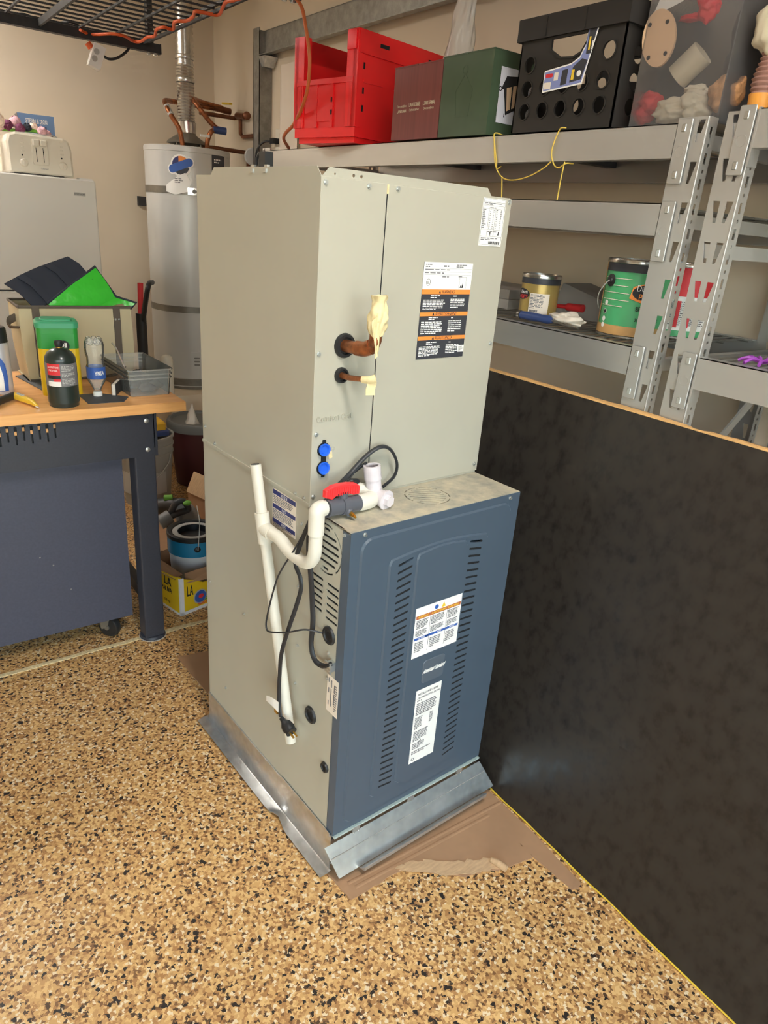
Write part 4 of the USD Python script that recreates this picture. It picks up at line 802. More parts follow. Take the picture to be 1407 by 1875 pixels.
# bubble wrap peak behind the boxes
q = gx(826, 92, 1.09); t = gx(860, -20, 1.11)
bw = thing('bubble_wrap', 'crumpled clear bubble wrap standing up behind the green box', 'plastic wrap')
def cone_rows(b, t, rb, rt, seed, n=26, m=12):
    rows = []
    for j in range(m):
        f = j / (m - 1); c = A(b) + (A(t) - A(b)) * f; r = rb + (rt - rb) * f ** .8
        rows.append([c + A([math.cos(2 * math.pi * i / n) * r * .7, math.sin(2 * math.pi * i / n) * r, 0]) * (1 + .16 * math.sin(3 * 2 * math.pi * (i % n) / n + 5 * f + seed) + .55 * (meshkit.noise(A([math.cos(2 * math.pi * (i % n) / n) * 2.5, math.sin(2 * math.pi * (i % n) / n) * 2.5, f * 7 + seed]), seed) - .5)) for i in range(n + 1)])
    return rows
part(bw, 'film', sheet(cone_rows((q[0], q[1] + .01, ZB + .005), t, .115, .03, 1, 48, 22), .001), 'bubble_film', True)

# ------------------------------------------------------------------ paint things on the lower shelf
ZS = 1.3625
def can(name, label, c, r, h, mt, band=None, foot=None):
    t = thing(name, label, 'paint can', (c[0], c[1], ZS), group='paint cans on the lower shelf')
    part(t, 'body', lathe([(0, 0), (r, 0), (r, .004), (r - .001, .006), (r - .001, h - .008), (0, h - .008)], 48), mt, 40)
    part(t, 'rim', lathe([(r - .001, h - .012), (r + .0015, h - .011), (r + .002, h - .004), (r, h), (r - .006, h), (r - .007, h - .006), (0, h - .006)], 48), 'can_metal', 40)
    part(t, 'foot_ring', lathe([(r - .001, .006), (r + .0012, .004), (r + .0012, 0), (r - .001, 0)], 48), 'can_metal', 40)
    return t
def wrap(r, a0, a1, z0, z1, th=.0005, n=16):
    """a piece of printed sleeve on a can: angles in degrees"""
    a = np.radians(np.linspace(a0, a1, n)); return sheet([[(r * math.cos(t), r * math.sin(t), z) for t in a] for z in (z0, z1)], th)
def on_can(m2, r, a, z, off=.0004):
    """bends a flat print (x along the wall, y up) round a can of radius r at angle a"""
    v = m2.vertices.copy(); t = math.radians(a) + v[:, 0] / r; rr = r + off + v[:, 2]
    x = m2.copy(); x.vertices = np.c_[rr * np.cos(t), rr * np.sin(t), z + v[:, 1]]; return x
def dense(poly, th=.0003, mx=.006):
    x = ext(poly, th); v, f = trimesh.remesh.subdivide_to_size(x.vertices, x.faces, mx); return trimesh.Trimesh(v, f, process=False)
def tx(s, h, w, bold=False):
    x = text(s, h, w, .0003, bold); v, f = trimesh.remesh.subdivide_to_size(x.vertices, x.faces, .006, max_iter=12); return trimesh.Trimesh(v, f, process=False)
c1 = can('paint_can', 'small gold quart paint can with white label, left on the lower shelf', (.935, .428), .058, .130, 'can_gold')
part(c1, 'black_band', wrap(.0583, 0, 359.9, .102, .119, n=50), 'label_charcoal', True)
av = 206
part(c1, 'paper_label', on_can(dense(sbox(-.03, 0, .03, .058)),   .058, av + 18, .018, .0005), 'paper_cream', 40)
part(c1, 'small_print', on_can(cat(dashes(-.027, .026, .014, .056, 10, 91, .75, .5, .012), dashes(-.026, .018, .004, .011, 1, 92, 1, .9, .002)),   .058, av + 18, .018, .0010), 'ink_gray', False)
part(c1, 'oval_logo', on_can(dense(disc(.030, 0, 0, 28, .016)),   .058, av - 44, .071, .0004), 'ink_black', 40)
part(c1, 'lettering', on_can(tx('PAINTS', .010, .036, True),   .058, av - 38, .059, .0009), 'label_red', False)
part(c1, 'lettering', on_can(tx('Edwards', .009, .030),   .058, av - 36, .073, .0009), 'paper_white', False)
c2 = can('paint_can', 'large green gallon paint can with wire bail, on the lower shelf by the post', (.955, .100), .0865, .198, 'can_green')
r = .0865
part(c2, 'black_band', wrap(r + .0003, 0, 359.9, .166, .186, n=60), 'label_charcoal', True)
part(c2, 'foot_band', wrap(r + .0003, 0, 359.9, .006, .030, n=60), 'paint_tan', True)
av = 215
part(c2, 'paint_drip', on_can(dense(sbox(-.010, .03, .004, .192)), r, av - 78, 0, .0006), 'paint_tan', 40)
ear = part(c2, 'bail_ear', put(lathe([(0, .006), (.006, .006), (.008, .003), (.016, .002), (.016, 0), (0, 0)], 24), aim((r * math.cos(math.radians(av - 52)), r * math.sin(math.radians(av - 52)), .142), (2 * r * math.cos(math.radians(av - 52)), 2 * r * math.sin(math.radians(av - 52)), .142))[0]), 'rubber', 40)
a1 = math.radians(av - 52); e1 = A([(r + .006) * math.cos(a1), (r + .006) * math.sin(a1), .142])
part(c2, 'bail', tube([e1, e1 + A([-.002, .012, -.012]), e1 + A([.015, .040, -.045]), e1 + A([.06, .058, -.085]), e1 + A([.11, .03, -.10])], .0016, 8), 'light_gray', 50, 'wire bail hanging down')
for k, (z, w_) in enumerate(((.148, .09), (.130, .082), (.112, .088), (.094, .09), (.078, .075))): part(c2, 'pin_stripe', on_can(dense(sbox(-.02, 0, w_ - .02, .0016)), r, av - 56, z, .0003), 'paper_cream', 40)
for k, z in enumerate((.085, .062, .043, .027)): part(c2, 'round_badge', on_can(cat(dense(disc(.0065, n=18))), r, av - 54, z - .004 + .004, .0006), 'paper_white', 40)
part(c2, 'round_badge', on_can(dense(disc(.0052, n=18)), r, av - 54, .062, .0010), 'ink_black', 40)
lg = Polygon([(-.042, .004), (-.036, .034), (0, .046), (.040, .036), (.044, .006), (0, -.008)])
part(c2, 'emblem', on_can(dense(lg), r, av + 18, .098, .0005), 'label_orange', 40, 'orange and black emblem')
part(c2, 'emblem', on_can(dense(disc(.038, 0, .020, 28, .020)), r, av + 19, .098, .0009), 'ink_black', 40)
part(c2, 'lettering', on_can(tx('Dunn', .015, .040), r, av + 14, .122, .0013), 'paper_white', False)
part(c2, 'lettering', on_can(tx('PAINTS', .013, .055, True), r, av + 24, .102, .0013), 'label_orange', False)
part(c2, 'lettering', on_can(cat(put(tx('SPARTAWALL', .011, .070, True), TOP((.02, .026, 0))), put(tx('100% ACRYLIC', .008, .065, True), TOP((.02, .0, 0)))), r, av + 14, .046, .0006), 'ink_black', False)
c3 = can('paint_can', 'red and white gallon paint can half hidden behind the posts', (1.135, .080), .0865, .198, 'paper_white')
part(c3, 'red_band', wrap(.0868, 0, 359.9, .112, .186, n=60), 'label_red', True); part(c3, 'foot_band', wrap(.0868, 0, 359.9, .006, .022, n=60), 'can_green', True)
part(c3, 'small_print', on_can(cat(dashes(-.09, .09, .03, .10, 14, 95, 1, .5, .014)), .0865, 210, 0, .0006), 'ink_gray', False)
part(c3, 'red_print', on_can(cat(dense(sbox(-.004, .03, .006, .10)), dense(sbox(.03, .03, .036, .09))), .0865, 212, 0, .0010), 'label_red', False)
h0, h1 = gx(950, 588, .845), gx(1015, 590, .85)
h0[2] = h1[2] = ZS + .014
rh = thing('paint_roller_handle', 'navy blue paint roller handle lying before the gold can', 'roller handle')
hd_ = h1 - h0
part(rh, 'grip', lathe([(0, 0), (.011, 0), (.0125, .03), (.0115, .08), (.0125, .105), (.008, .118), (0, .118)], 18, h0 + hd_ * .06, h1), 'handle_navy', 40)
part(rh, 'ferrule', lathe([(.0075, 0), (.012, 0), (.012, .010), (.0075, .010), (.0075, 0)], 18, h0 - hd_ * .03, h1), 'can_metal', 40)
part(rh, 'wire_frame', tube([h0 + hd_ * .9, h0 + hd_ * 1.3 + A([.0, 0, -.006]), h0 + hd_ * 1.65 + A([.0, 0, -.008])], .0032, 8), 'can_metal', 40)
rg = gx(1035, 583, .87)
solo('rag', lump((rg[0] + .01, rg[1] + .0, ZS + .022), (.035, .055, .018), 21, .6, 1.8), 'rag_white', 'crumpled off-white rag on the lower shelf beside the green can', 'rag', True)
solo('red_tool_handle', cat(tube([gx(1040, 562, 1.0), gx(1068, 565, 1.0)], .0115, 14, smooth=False), tube([gx(1018, 560, 1.0), gx(1042, 562, 1.0)], .0065, 10, smooth=False)), 'label_red', 'red tool handle lying behind the rag', 'tool')
gy0 = gx(1035, 545, 1.15)
solo('gray_tool_case', cat(hexa([(1.10, .30, ZS), (1.28, .30, ZS), (1.28, .52, ZS), (1.10, .52, ZS), (1.12, .32, ZS + .06), (1.26, .32, ZS + .06), (1.26, .50, ZS + .10), (1.12, .50, ZS + .10)])), 'mid_gray', 'gray angular tool case at the back of the lower shelf', 'case')
solo('gray_tray', cat(bx(1.0, 1.32, .62, 1.0, ZS, ZS + .03), bx(1.02, 1.30, .64, .98, ZS + .03, ZS + .06)), 'light_gray', 'light gray paint tray on the lower shelf behind the coil case', 'tray')

# ------------------------------------------------------------------ workbench and what stands on it
ZT_ = .965
wb = thing('workbench', 'workbench with thick honey wood top, black steel apron and tube legs', 'workbench')
BXR, BYF, BYB = .113, 1.256, 1.90
part(wb, 'top', put(bev(sbox(-1.75, BYF, BXR, BYB), .034, .002), TOP((0, 0, ZT_ - .034))), 'wood_bench', False)
holes = []; pegs = []
for k in range(14):
    x = -.318 - k * .0232; lowr = k % 2
    holes.append(unary_union([rect(.0085, .030, .003, x, .912 - .010 * lowr), rect(.0055, .030, .002, x, .884 - .012 * lowr)]))
    pegs.append(bx(x - .0036, x + .0036, 1.2935, 1.2955, .900 - .012 * lowr, .912 - .012 * lowr))
part(wb, 'apron', put(ext(sbox(-1.70, .768, .016, .931).difference(unary_union(holes)), .003, -.003), FRONT((0, 1.2885, 0))), 'bench_steel', False, 'black steel apron with a row of tool slots')
part(wb, 'slot_back', bx(-.70, -.30, 1.296, 1.299, .85, .930), 'void_black', False); part(wb, 'slot_wood', cat(pegs), 'wood_bench', False, 'tan wood showing through the slots', 'stuff')
for z in (.898, .793): part(wb, 'bolt', lathe([(0, .004), (.003, .004), (.0045, .003), (.0085, .002), (.0085, 0), (0, 0)], 18, (-.020, 1.2885, z), (-.020, 0, z)), 'screw_steel', 40)
def leg(x0, y0):
    l = part(wb, 'leg', put(bev(rect(.076, .075, .007, x0 + .038, y0 + .037), .915, .001), TOP((0, 0, .016))), 'bench_steel', 40)
    part(l, 'foot', lathe([(0, 0), (.050, 0), (.050, .004), (.047, .012), (.044, .014), (0, .016)], 36, (x0 + .038, y0 + .037, .0005), (x0 + .038, y0 + .037, 1)), 'bench_steel', 40)
    part(l, 'foot_pad', lathe([(.046, 0), (.0525, 0), (.0525, .0025), (.046, .0025), (.046, 0)], 36, (x0 + .038, y0 + .037, .0003), (x0 + .038, y0 + .037, 1)), 'light_gray', 40)
leg(-.068, 1.2925); leg(-.068, 1.80); leg(-1.70, 1.2925); leg(-1.70, 1.80)
part(wb, 'side_apron', bx(.004, .007, 1.2885, 1.875, .80, .931), 'bench_steel', False); part(wb, 'side_rail', bx(-.045, -.012, 1.37, 1.80, .130, .180), 'bench_steel', False)
part(wb, 'rear_apron', bx(-1.70, .004, 1.868, 1.875, .80, .931), 'bench_steel', False)
rc = thing('rolling_cabinet', 'dark blue-gray steel rolling cabinet parked under the workbench', 'tool cabinet')
part(rc, 'body', put(bev(sbox(-.90, 1.352, -.096, 1.84), .655, .003), TOP((0, 0, .100))), 'cabinet_steel', False)
for x, z in ((-.36, .38), (-.40, .42), (-.31, .27)): part(rc, 'scuff_mark', lathe([(0, .0006), (.0025, .0004), (.003, 0), (0, 0)], 8, (x, 1.352, z), (x, 0, z)), 'mid_gray', False)
for x, y in ((-.192, 1.405), (-.80, 1.405), (-.192, 1.78)):
    c = part(rc, 'caster', cat(bx(x - .03, x + .03, y - .03, y + .03, .094, .100), hexa([(x - .016, y - .012, .045), (x + .016, y - .012, .045), (x + .016, y + .012, .045), (x - .016, y + .012, .045), (x - .024, y - .02, .095), (x + .024, y - .02, .095), (x + .024, y + .02, .095), (x - .024, y + .02, .095)])), 'strap_steel', False)
    ax_ = A([.78, .62, 0]); w0, w1 = A([x + .018, y + .0, .045]) - ax_ * .016, A([x + .018, y + .0, .045]) + ax_ * .016
    part(c, 'wheel', lathe([(0, 0), (.030, 0), (.040, .002), (.0445, .008), (.0445, .024), (.040, .030), (.030, .032), (0, .032)], 32, w0, w1), 'rubber', 40)
    part(c, 'hub', cyl(w0 - ax_ * .006, w1 + ax_ * .004, .010, 14), 'strap_steel', 40)

def tote():
    t = thing('tote_bag', 'beige insulated tote bag with brown trim and open navy lid lined bright green', 'bag', (0, 0, ZT_))
    x0, x1, y0, y1, h = -.318, .066, 1.692, 1.90, .268
    rows = []
    for j in range(8):
        f = j / 7; z = .002 + f * h; b = .006 * math.sin(math.pi * f); ring = []
        cs = [(x0 + .012 * (1 - f) - b, y0 + .0), (x1 + b, y0), (x1 + b, y1), (x0 + .012 * (1 - f) - b, y1)]
        for k in range(4):
            a, c = A(cs[k]), A(cs[(k + 1) % 4])
            for i in range(8):
                q = a + (c - a) * (i / 8); bulge = .008 * math.sin(math.pi * i / 8) * math.sin(math.pi * f); nx = (A([c[1] - a[1], -(c[0] - a[0])]) / np.linalg.norm(c - a)) * bulge; ring.append((q[0] + nx[0], q[1] + nx[1], z))
        rows.append(ring + [ring[0]])
    part(t, 'body', cat(sheet(rows, .003), bx(x0 + .004, x1, y0 + .002, y1, .001, .004)), 'tote_beige', 50)
    part(t, 'trim', tube([(x0 - .002, y0 - .003, h), (x1 + .002, y0 - .003, h - .002), (x1 + .002, y1 + .002, h), (x0 - .002, y1 + .002, h), (x0 - .002, y0 - .003, h)], .0055, 8, smooth=False), 'tote_brown', 50)
    part(t, 'bottom_trim', tube([(x0 + .010, y0 - .002, .006), (x1, y0 - .002, .006), (x1, y1, .006)], .005, 8, smooth=False), 'tote_brown', 50)
    for x in (x0 + .052, x1 - .052): part(t, 'strap', cat(hexa([(x - .012, y0 - .013, .02), (x + .012, y0 - .013, .02), (x + .012, y0 - .003, .02), (x - .012, y0 - .003, .02), (x - .012, y0 - .010, h), (x + .012, y0 - .010, h), (x + .012, y0 - .002, h), (x - .012, y0 - .002, h)])), 'tote_brown', False)
    for x in (x1 - .058, x1 - .045): part(t, 'rivet', lathe([(0, .003), (.003, .002), (.004, 0), (0, 0)], 10, (x, y0 - .011, .223), (x, 0, .223)), 'screw_steel', 40)
    part(t, 'side_handle', tube([(x0 - .004, y0 + .06, .225), (x0 - .03, y0 + .04, .215), (x0 - .035, y0 + .01, .20), (x0 - .004, y0 + .012, .195)], .009, 8, flat=(.35, 1.6)), 'tote_brown', 50)
    z = lambda u, v, y: gy(u, v, y) - A([0, 0, ZT_])
    # lid flaps standing out of the bag
    L0, L1, L2, L3 = z(8, 520, 1.80), z(124, 468, 1.82), z(170, 512, 1.74), z(66, 568, 1.705)
    part(t, 'lid', sheet([[L0 + (L1 - L0) * i / 4 + A([0, 0, .006 * math.sin(i)]) for i in range(5)], [(L0 + L3) / 2 + ((L1 + L2) / 2 - (L0 + L3) / 2) * i / 4 + A([0, .010, .012]) for i in range(5)], [L3 + (L2 - L3) * i / 4 for i in range(5)]], .006), 'tote_navy', 40, 'open navy lid flap')
    for f in (.24, .66):
        a, b = L0 + (L1 - L0) * f + A([0, -.006, .004]), L3 + (L2 - L3) * f + A([0, -.006, .004]); mm = (a + b) / 2 + A([0, .006, .014]); d = (L1 - L0) / np.linalg.norm(L1 - L0) * .013
        part(t, 'lid_strap', sheet([[a - d, a + d], [mm - d, mm + d], [b - d, b + d]], .003), 'tote_navy', 40)
    q = [z(86, 556, 1.70), z(174, 488, 1.76), z(212, 543, 1.73), z(250, 555, 1.70), z(236, 568, 1.70), z(98, 564, 1.70)]
    ctr = z(160, 545, 1.705)
    gl = part(t, 'lining', sheet([[q[0], (q[0] + q[1]) / 2 + A([0, -.004, 0]), q[1]], [(q[0] + q[5]) / 2, ctr, (q[1] + q[2]) / 2 + A([0, -.006, 0])], [q[5], (q[5] + q[4]) / 2 + A([0, 0, -.004]), q[2]]], .003), 'lining_green', True, 'shiny bright green lining')
    part(t, 'lining', sheet([[q[2], (q[2] + q[3]) / 2 + A([0, 0, .004]), q[3]], [(q[5] + q[4]) / 2 + A([0, 0, -.004]), (q[4] + q[2]) / 2, q[4]]], .003), 'lining_green', True)
    part(t, 'lining_edge', tube([q[0], q[1], q[2], q[3], q[4]], .005, 8, smooth=False), 'tote_navy', 50)
tote()
wt = thing('wipes_tub', 'rectangular green and yellow wipes tub with mint green lid', 'tub', (-.238, 1.512, ZT_), -9)
part(wt, 'body', cat(bev(rect(.128, .098, .018), .160, .001, 0)), 'tub_yellow', 40, 'yellow lower sleeve'); part(wt, 'upper_sleeve', bev(rect(.1285, .0985, .018), .072, .001, .160), 'tub_green', 40)
part(wt, 'lid', cat(bev(rect(.136, .106, .022), .022, .006, .228), bev(rect(.100, .070, .018), .008, .003, .248)), 'tub_lid', 40)
sticker(wt, 'label', FRONT((-.05, -.0495, .02)), (.100, .190), 'tub_yellow', [('printed_field', 'tub_green', flat(0, .1, .140, .190)), ('emblem', 'ink_black', ext(disc(.018, .066, .150), .0004)), ('emblem', 'paper_white', cat(ext(disc(.007, .060, .152), .0004), flat(.068, .076, .144, .160))), ('small_print', 'label_red', cat(dashes(.072, .098, .004, .04, 5, 7, 1, .8, .006))), ('small_print', 'ink_gray', dashes(.004, .02, .04, .12, 8, 8))])
pc_ = thing('propane_cylinder', 'dark green propane cylinder with black cap and red label, at the bench edge', 'gas cylinder', (-.272, 1.331, ZT_))
part(pc_, 'tank', lathe([(0, .004), (.040, .004), (.043, 0), (.0455, .002), (.046, .012), (.0478, .016), (.0478, .150), (.046, .160), (.038, .174), (.026, .184), (.014, .189), (0, .189)], 48), 'propane_green', 40)
part(pc_, 'valve', lathe([(0, .186), (.011, .186), (.011, .194), (0, .194)], 20), 'brass', 40); part(pc_, 'cap', lathe([(0, .192), (.011, .192), (.0135, .197), (.0135, .208), (.011, .211), (0, .211)], 24), 'rubber', 40)
ap = math.degrees(math.atan2(CAM[1] - 1.331, CAM[0] + .272))
part(pc_, 'label', on_can(dense(sbox(-.060, 0, .060, .072)), .0478, ap, .072, .0003), 'ink_gray', 40)
part(pc_, 'label_panel', on_can(cat(dense(sbox(-.046, .036, -.004, .072))), .0478, ap, .072, .0007), 'label_red', 40, 'red label panel')
part(pc_, 'label_panel', on_can(cat(dense(sbox(-.046, 0, -.004, .016))), .0478, ap, .072, .0007), 'paper_white', 40); part(pc_, 'label_panel', on_can(dense(sbox(-.026, .016, -.004, .024)), .0478, ap, .072, .0008), 'label_red', 40)
part(pc_, 'label_panel', on_can(dense(sbox(-.046, .024, -.004, .035)), .0478, ap, .072, .0008), 'ink_black', 40)
part(pc_, 'lettering', on_can(cat(put(tx('ALL PURPOSE', .006, .036), TOP((-.025, .058, 0))), put(tx('PROPANE', .006, .028), TOP((-.025, .048, 0)))), .0478, ap, .072, .0011), 'paper_white', False)
part(pc_, 'small_print', on_can(cat(*[dashes(.0, .044, b, t, n, 5 + n, .95, .6, .008) for b, t, n in ((.048, .066, 4), (.030, .044, 3), (.004, .026, 5))]), .0478, ap, .072, .0007), 'light_gray', False)
bo = thing('water_bottle', 'clear plastic water bottle with blue label standing upside down on its cap', 'bottle', (-.143, 1.418, ZT_))
part(bo, 'body', lathe([(.0125, .016), (.0125, .024), (.020, .040), (.029, .055), (.031, .066), (.031, .105), (.028, .115), (.0275, .135), (.0315, .150), (.0325, .172), (.031, .188), (.024, .200), (.012, .196), (0, .192)], 32), 'clear_plastic', 50)
part(bo, 'base_lobes', trimesh.boolean.union([lump((.018 * math.cos(a), .018 * math.sin(a), .192), (.011, .011, .014), 3, .1, 2, 2) for a in np.arange(0, 6.2, 1.2566)], engine='manifold'), 'clear_plastic', True)
ab = math.degrees(math.atan2(CAM[1] - 1.418, CAM[0] + .143))
part(bo, 'label', lathe([(.0314, .066), (.0314, .106)], 40), 'label_blue', 40); part(bo, 'water', lathe([(0, .03), (.012, .026), (.019, .041), (.028, .056), (.028, .062), (0, .062)], 28), 'clear_plastic', 40)
part(bo, 'lettering', on_can(put(tx('YNIA', .013, .032, True), trimesh.transformations.rotation_matrix(0, (0, 0, 1))), .0314, ab + 20, .080, .0006), 'paper_white', False)
part(bo, 'cap', lathe([(0, 0), (.0145, 0), (.015, .003), (.015, .014), (.0135, .017), (0, .017)], 28), 'paper_white', 40)
sb = thing('shoebox_bin', 'small clear lidless plastic bin holding black hardware, on the bench end', 'bin', (.024, 1.520, ZT_), 1.5)
def taper_bin(w0, d0, w1, d1, h, t=.002):
    lo, hi = rect(w0, d0, .015), rect(w1, d1, .018); a = A(lo.exterior.coords); b = A(hi.exterior.coords)
    return sheet([[(*(p + (q - p) * f), h * f + .002) for p, q in zip(a, b)] for f in (0, .5, 1)], t)
part(sb, 'body', cat(taper_bin(.142, .30, .156, .315, .092), ext(rect(.142, .30, .015), .002)), 'clear_plastic', 40)
part(sb, 'rim', cat(*[tube([(*p, z) for p in A(rect(w, d, .02).exterior.coords)], .0024, 6, smooth=False) for w, d, z in ((.165, .324, .094), (.162, .320, .078), (.159, .318, .064))]), 'clear_plastic', 50)
solo('hardware_pile', move(cat(*[lump((.012 * math.sin(i * 2.1) * 3.6, -.115 + .021 * i, .018 + .004 * (i % 3)), (.028, .024, .016), i, .5, 3, 2) for i in range(12)]), .024, 1.520, ZT_ + .004, .026), 'void_black', 'black hardware pieces lying in the small clear bin', 'hardware', True)
hk = gy(300, 690, 1.376)
solo('chrome_hook', tube([gy(205, 628, 1.50), gy(214, 640, 1.48), gy(226, 668, 1.44), gy(230, 672, 1.43)], .0028, 8), 'chrome', 'thin chrome rod leaning out of the small clear bin', 'rod', 50)
bk = thing('booklet', 'small white booklet standing between water bottle and clear bin', 'booklet', (-.070, 1.446, ZT_), 62)
part(bk, 'pages', bx(-.045, .045, -.006, .006, 0, .040), 'paper_cream', False); part(bk, 'cover', cat(bx(-.047, .047, -.0075, -.006, 0, .042), bx(-.047, .047, .006, .0075, 0, .042)), 'dark_gray', False)
sm = solo('sanding_mat', put(ext(Polygon([(-.20, 1.318), (-.085, 1.312), (-.052, 1.372), (-.130, 1.455), (-.20, 1.45)]), .002), TOP((0, 0, ZT_ + .0002))), 'mat_dark', 'dark gray rubber mat under the upside-down bottle', 'mat', False)
fp = thing('putty_blade', 'flat gray plastic sheet with blue edge lying behind the yellow knife', 'sheet', (0, 0, 0))
part(fp, 'sheet', hexa([(-.340, 1.80, ZT_ + .001), (-.285, 1.475, ZT_ + .001), (-.225, 1.470, ZT_ + .001), (-.300, 1.82, ZT_ + .001), (-.340, 1.80, ZT_ + .004), (-.285, 1.475, ZT_ + .004), (-.225, 1.470, ZT_ + .004), (-.300, 1.82, ZT_ + .004)]), 'plate_gray', False); part(fp, 'blue_edge', cyl((-.285, 1.474, ZT_ + .003), (-.225, 1.469, ZT_ + .003), .0022, 8), 'label_blue', 40)
kn = thing('utility_knife', 'yellow and black utility knife lying at the bench edge', 'knife')
k0, k1, k2, k3 = gz(-12, 738, ZT_ + .014), gz(26, 724, ZT_ + .015), gz(56, 735, ZT_ + .013), gz(67, 743, ZT_ + .008)
part(kn, 'body', tube([k1 + (k1 - k2) * .08, k1, (k1 + k2) / 2, k2, k3], [.011, .013, .0125, .011, .005], 14, flat=(1.0, .9)), 'knife_yellow', 50)
part(kn, 'grip', tube([k0 + (k0 - k1) * .3, k0, (k0 + k1) / 2, k1], [.012, .014, .0125, .012], 14), 'rubber', 50); part(kn, 'slider', tube([k1 * .75 + k2 * .25 + A([0, 0, .010]), k1 * .4 + k2 * .6 + A([0, 0, .010])], .005, 8, smooth=False), 'light_gray', 50)
part(kn, 'blade', hexa([k3 + A(q) for q in ((-.004, -.004, -.004), (.006, -.008, -.007), (.007, -.007, -.007), (-.003, -.003, -.004), (-.004, -.004, .002), (.006, -.008, -.004), (.007, -.007, -.004), (-.003, -.003, .002))]), 'chrome', False)
sc_ = thing('spray_can', 'silver spray can with black cap and blue label at the left photo edge', 'spray can', (-.418, 1.560, ZT_))
part(sc_, 'body', lathe([(0, 0), (.033, 0), (.034, .004), (.034, .165), (.032, .172), (0, .174)], 40), 'can_silver', 40); part(sc_, 'cap', lathe([(0, .172), (.033, .172), (.033, .176), (.0315, .215), (.028, .222), (0, .222)], 36), 'rubber', 40)
as_ = math.degrees(math.atan2(CAM[1] - 1.56, CAM[0] + .418))
part(sc_, 'label', on_can(dense(Polygon([(-.03, 0), (.018, 0), (.020, .05), (.016, .09), (.0, .12), (-.03, .13)])), .034, as_, .012, .0004), 'label_blue', 40); part(sc_, 'label', on_can(dense(Polygon([(-.03, 0), (.006, 0), (.006, .05), (.0, .085), (-.03, .1)])), .034, as_, .014, .0008), 'paper_white', 40)
tb = thing('trigger_bottle', 'black-headed trigger spray bottle behind the spray can', 'spray bottle', (-.445, 1.70, ZT_))
part(tb, 'bottle', lathe([(0, 0), (.036, 0), (.036, .15), (.016, .19), (.014, .20), (0, .20)], 32), 'paper_white', 40); part(tb, 'head', cat(bx(-.03, .036, -.014, .014, .20, .245)), 'rubber', False); part(tb, 'trigger', tube([(.014, -.015, .232), (.022, -.02, .214), (.026, -.018, .205)], .004, 8), 'paper_white', 50)

# ------------------------------------------------------------------ fridge and what stands on it
fr_ = thing('refrigerator', 'white refrigerator with freezer on top against the back wall', 'refrigerator')
FX0, FX1, FY, FZ = -.42, .318, 3.0, 1.690
part(fr_, 'cabinet', bx(FX0 + .004, FX1 - .004, FY + .065, FY + .70, .03, FZ - .008), 'fridge_white', False)
for a, b in ((1.146, FZ), (.06, 1.138)):
    part(fr_, 'door', put(bev(rect(FX1 - FX0, b - a, .012, (FX0 + FX1) / 2, (a + b) / 2), .062, .006), FRONT((0, FY + .062, 0))), 'fridge_white', False)
part(fr_, 'door_gasket', bx(FX0 + .01, FX1 - .01, FY + .02, FY + .07, 1.134, 1.150), 'dark_gray', False); part(fr_, 'base_grille', bx(FX0, FX1, FY + .05, FY + .08, .005, .055), 'mid_gray', False)
part(fr_, 'hinge_cover', bx(FX1 - .075, FX1 - .012, FY + .01, FY + .07, FZ, FZ + .006), 'fridge_white', False)
bg = part(fr_, 'name_plate', put(ext(sbox(0, 0, .056, .016), .0012), FRONT((.207, FY - .0002, 1.612))), 'light_gray', False); part(bg, 'lettering', put(text('FRIGIDAIRE', .006, .050), FRONT((.235, FY - .0015, 1.617))), 'ink_black', False)
to = thing('toaster', 'cream four-slice toaster on top of the refrigerator', 'toaster', (.082, 3.19, FZ + .0005))
part(to, 'shell', put(bev(Polygon([(-.144, .012), (.140, .012), (.137, .13), (.127, .162), (.105, .172), (-.108, .178), (-.135, .168), (-.144, .14)]).buffer(.008, 4), .27, .010), FRONT((0, .135, 0))), 'toaster_white', 40)
part(to, 'base', bx(-.13, .10, -.128, .13, 0.0, .008), 'dark_gray', False)
FT_ = -.1352
part(to, 'lever_well', put(bev(rect(.074, .115, .010, -.004, .105), .003, .0015), FRONT((0, FT_, 0))), 'toaster_white', False)
for x in (-.022, .010): part(to, 'lever_slot', bx(x - .0012, x + .0012, FT_ - .0042, FT_ - .0028, .062, .126), 'void_black', False)
for x in (-.021, .012): part(to, 'lever', put(bev(rect(.030, .030, .004, x, .146), .014, .004), FRONT((0, FT_ - .003, 0))), 'toaster_white', False)
for x, z in ((-.082, .052), (.098, .054)):
    k = part(to, 'dial', lathe([(0, .010), (.014, .009), (.019, .004), (.019, 0), (0, 0)], 24, (x, FT_, z), (x, -1, z)), 'toaster_white', 40); part(k, 'dial_grip', bx(x - .002, x + .002, FT_ - .012, FT_ - .006, z - .013, z + .013), 'toaster_white', False)
    part(to, 'indicator', cyl((x - .004, FT_ + .001, z + .034), (x - .004, FT_ - .001, z + .034), .004, 12), 'void_black', False)
    part(to, 'button_row', cat(*[put(bev(rect(.014, .007, .003, x, z + .052 + i * .018), .002, .001), FRONT((0, FT_, 0))) for i in range(4)]), 'toaster_white', False)
part(to, 'lettering', put(text('Cuisinart', .006, .034), FRONT((.010, FT_ - .0003, .030))), 'ink_gray', False)
part(to, 'cord', tube([(-.10, -.10, .186), (-.04, -.09, .188), (.02, -.11, .186), (.06, -.08, .192), (.10, -.05, .186)], .003, 8), 'light_gray', 50)
ib = thing('steam_iron_box', 'blue retail carton with white lettering standing behind the toaster', 'box', (.150, 3.46, FZ + .0005), -4)
part(ib, 'carton', bx(-.09, .085, -.06, .06, 0, .300), 'shop_box', False); part(ib, 'picture', bx(-.0895, .0845, -.0608, -.06, .10, .205), 'shop_box_photo', False)
part(ib, 'side_panel', bx(-.0908, -.09, -.059, .06, .001, .299), 'dark_gray', False)
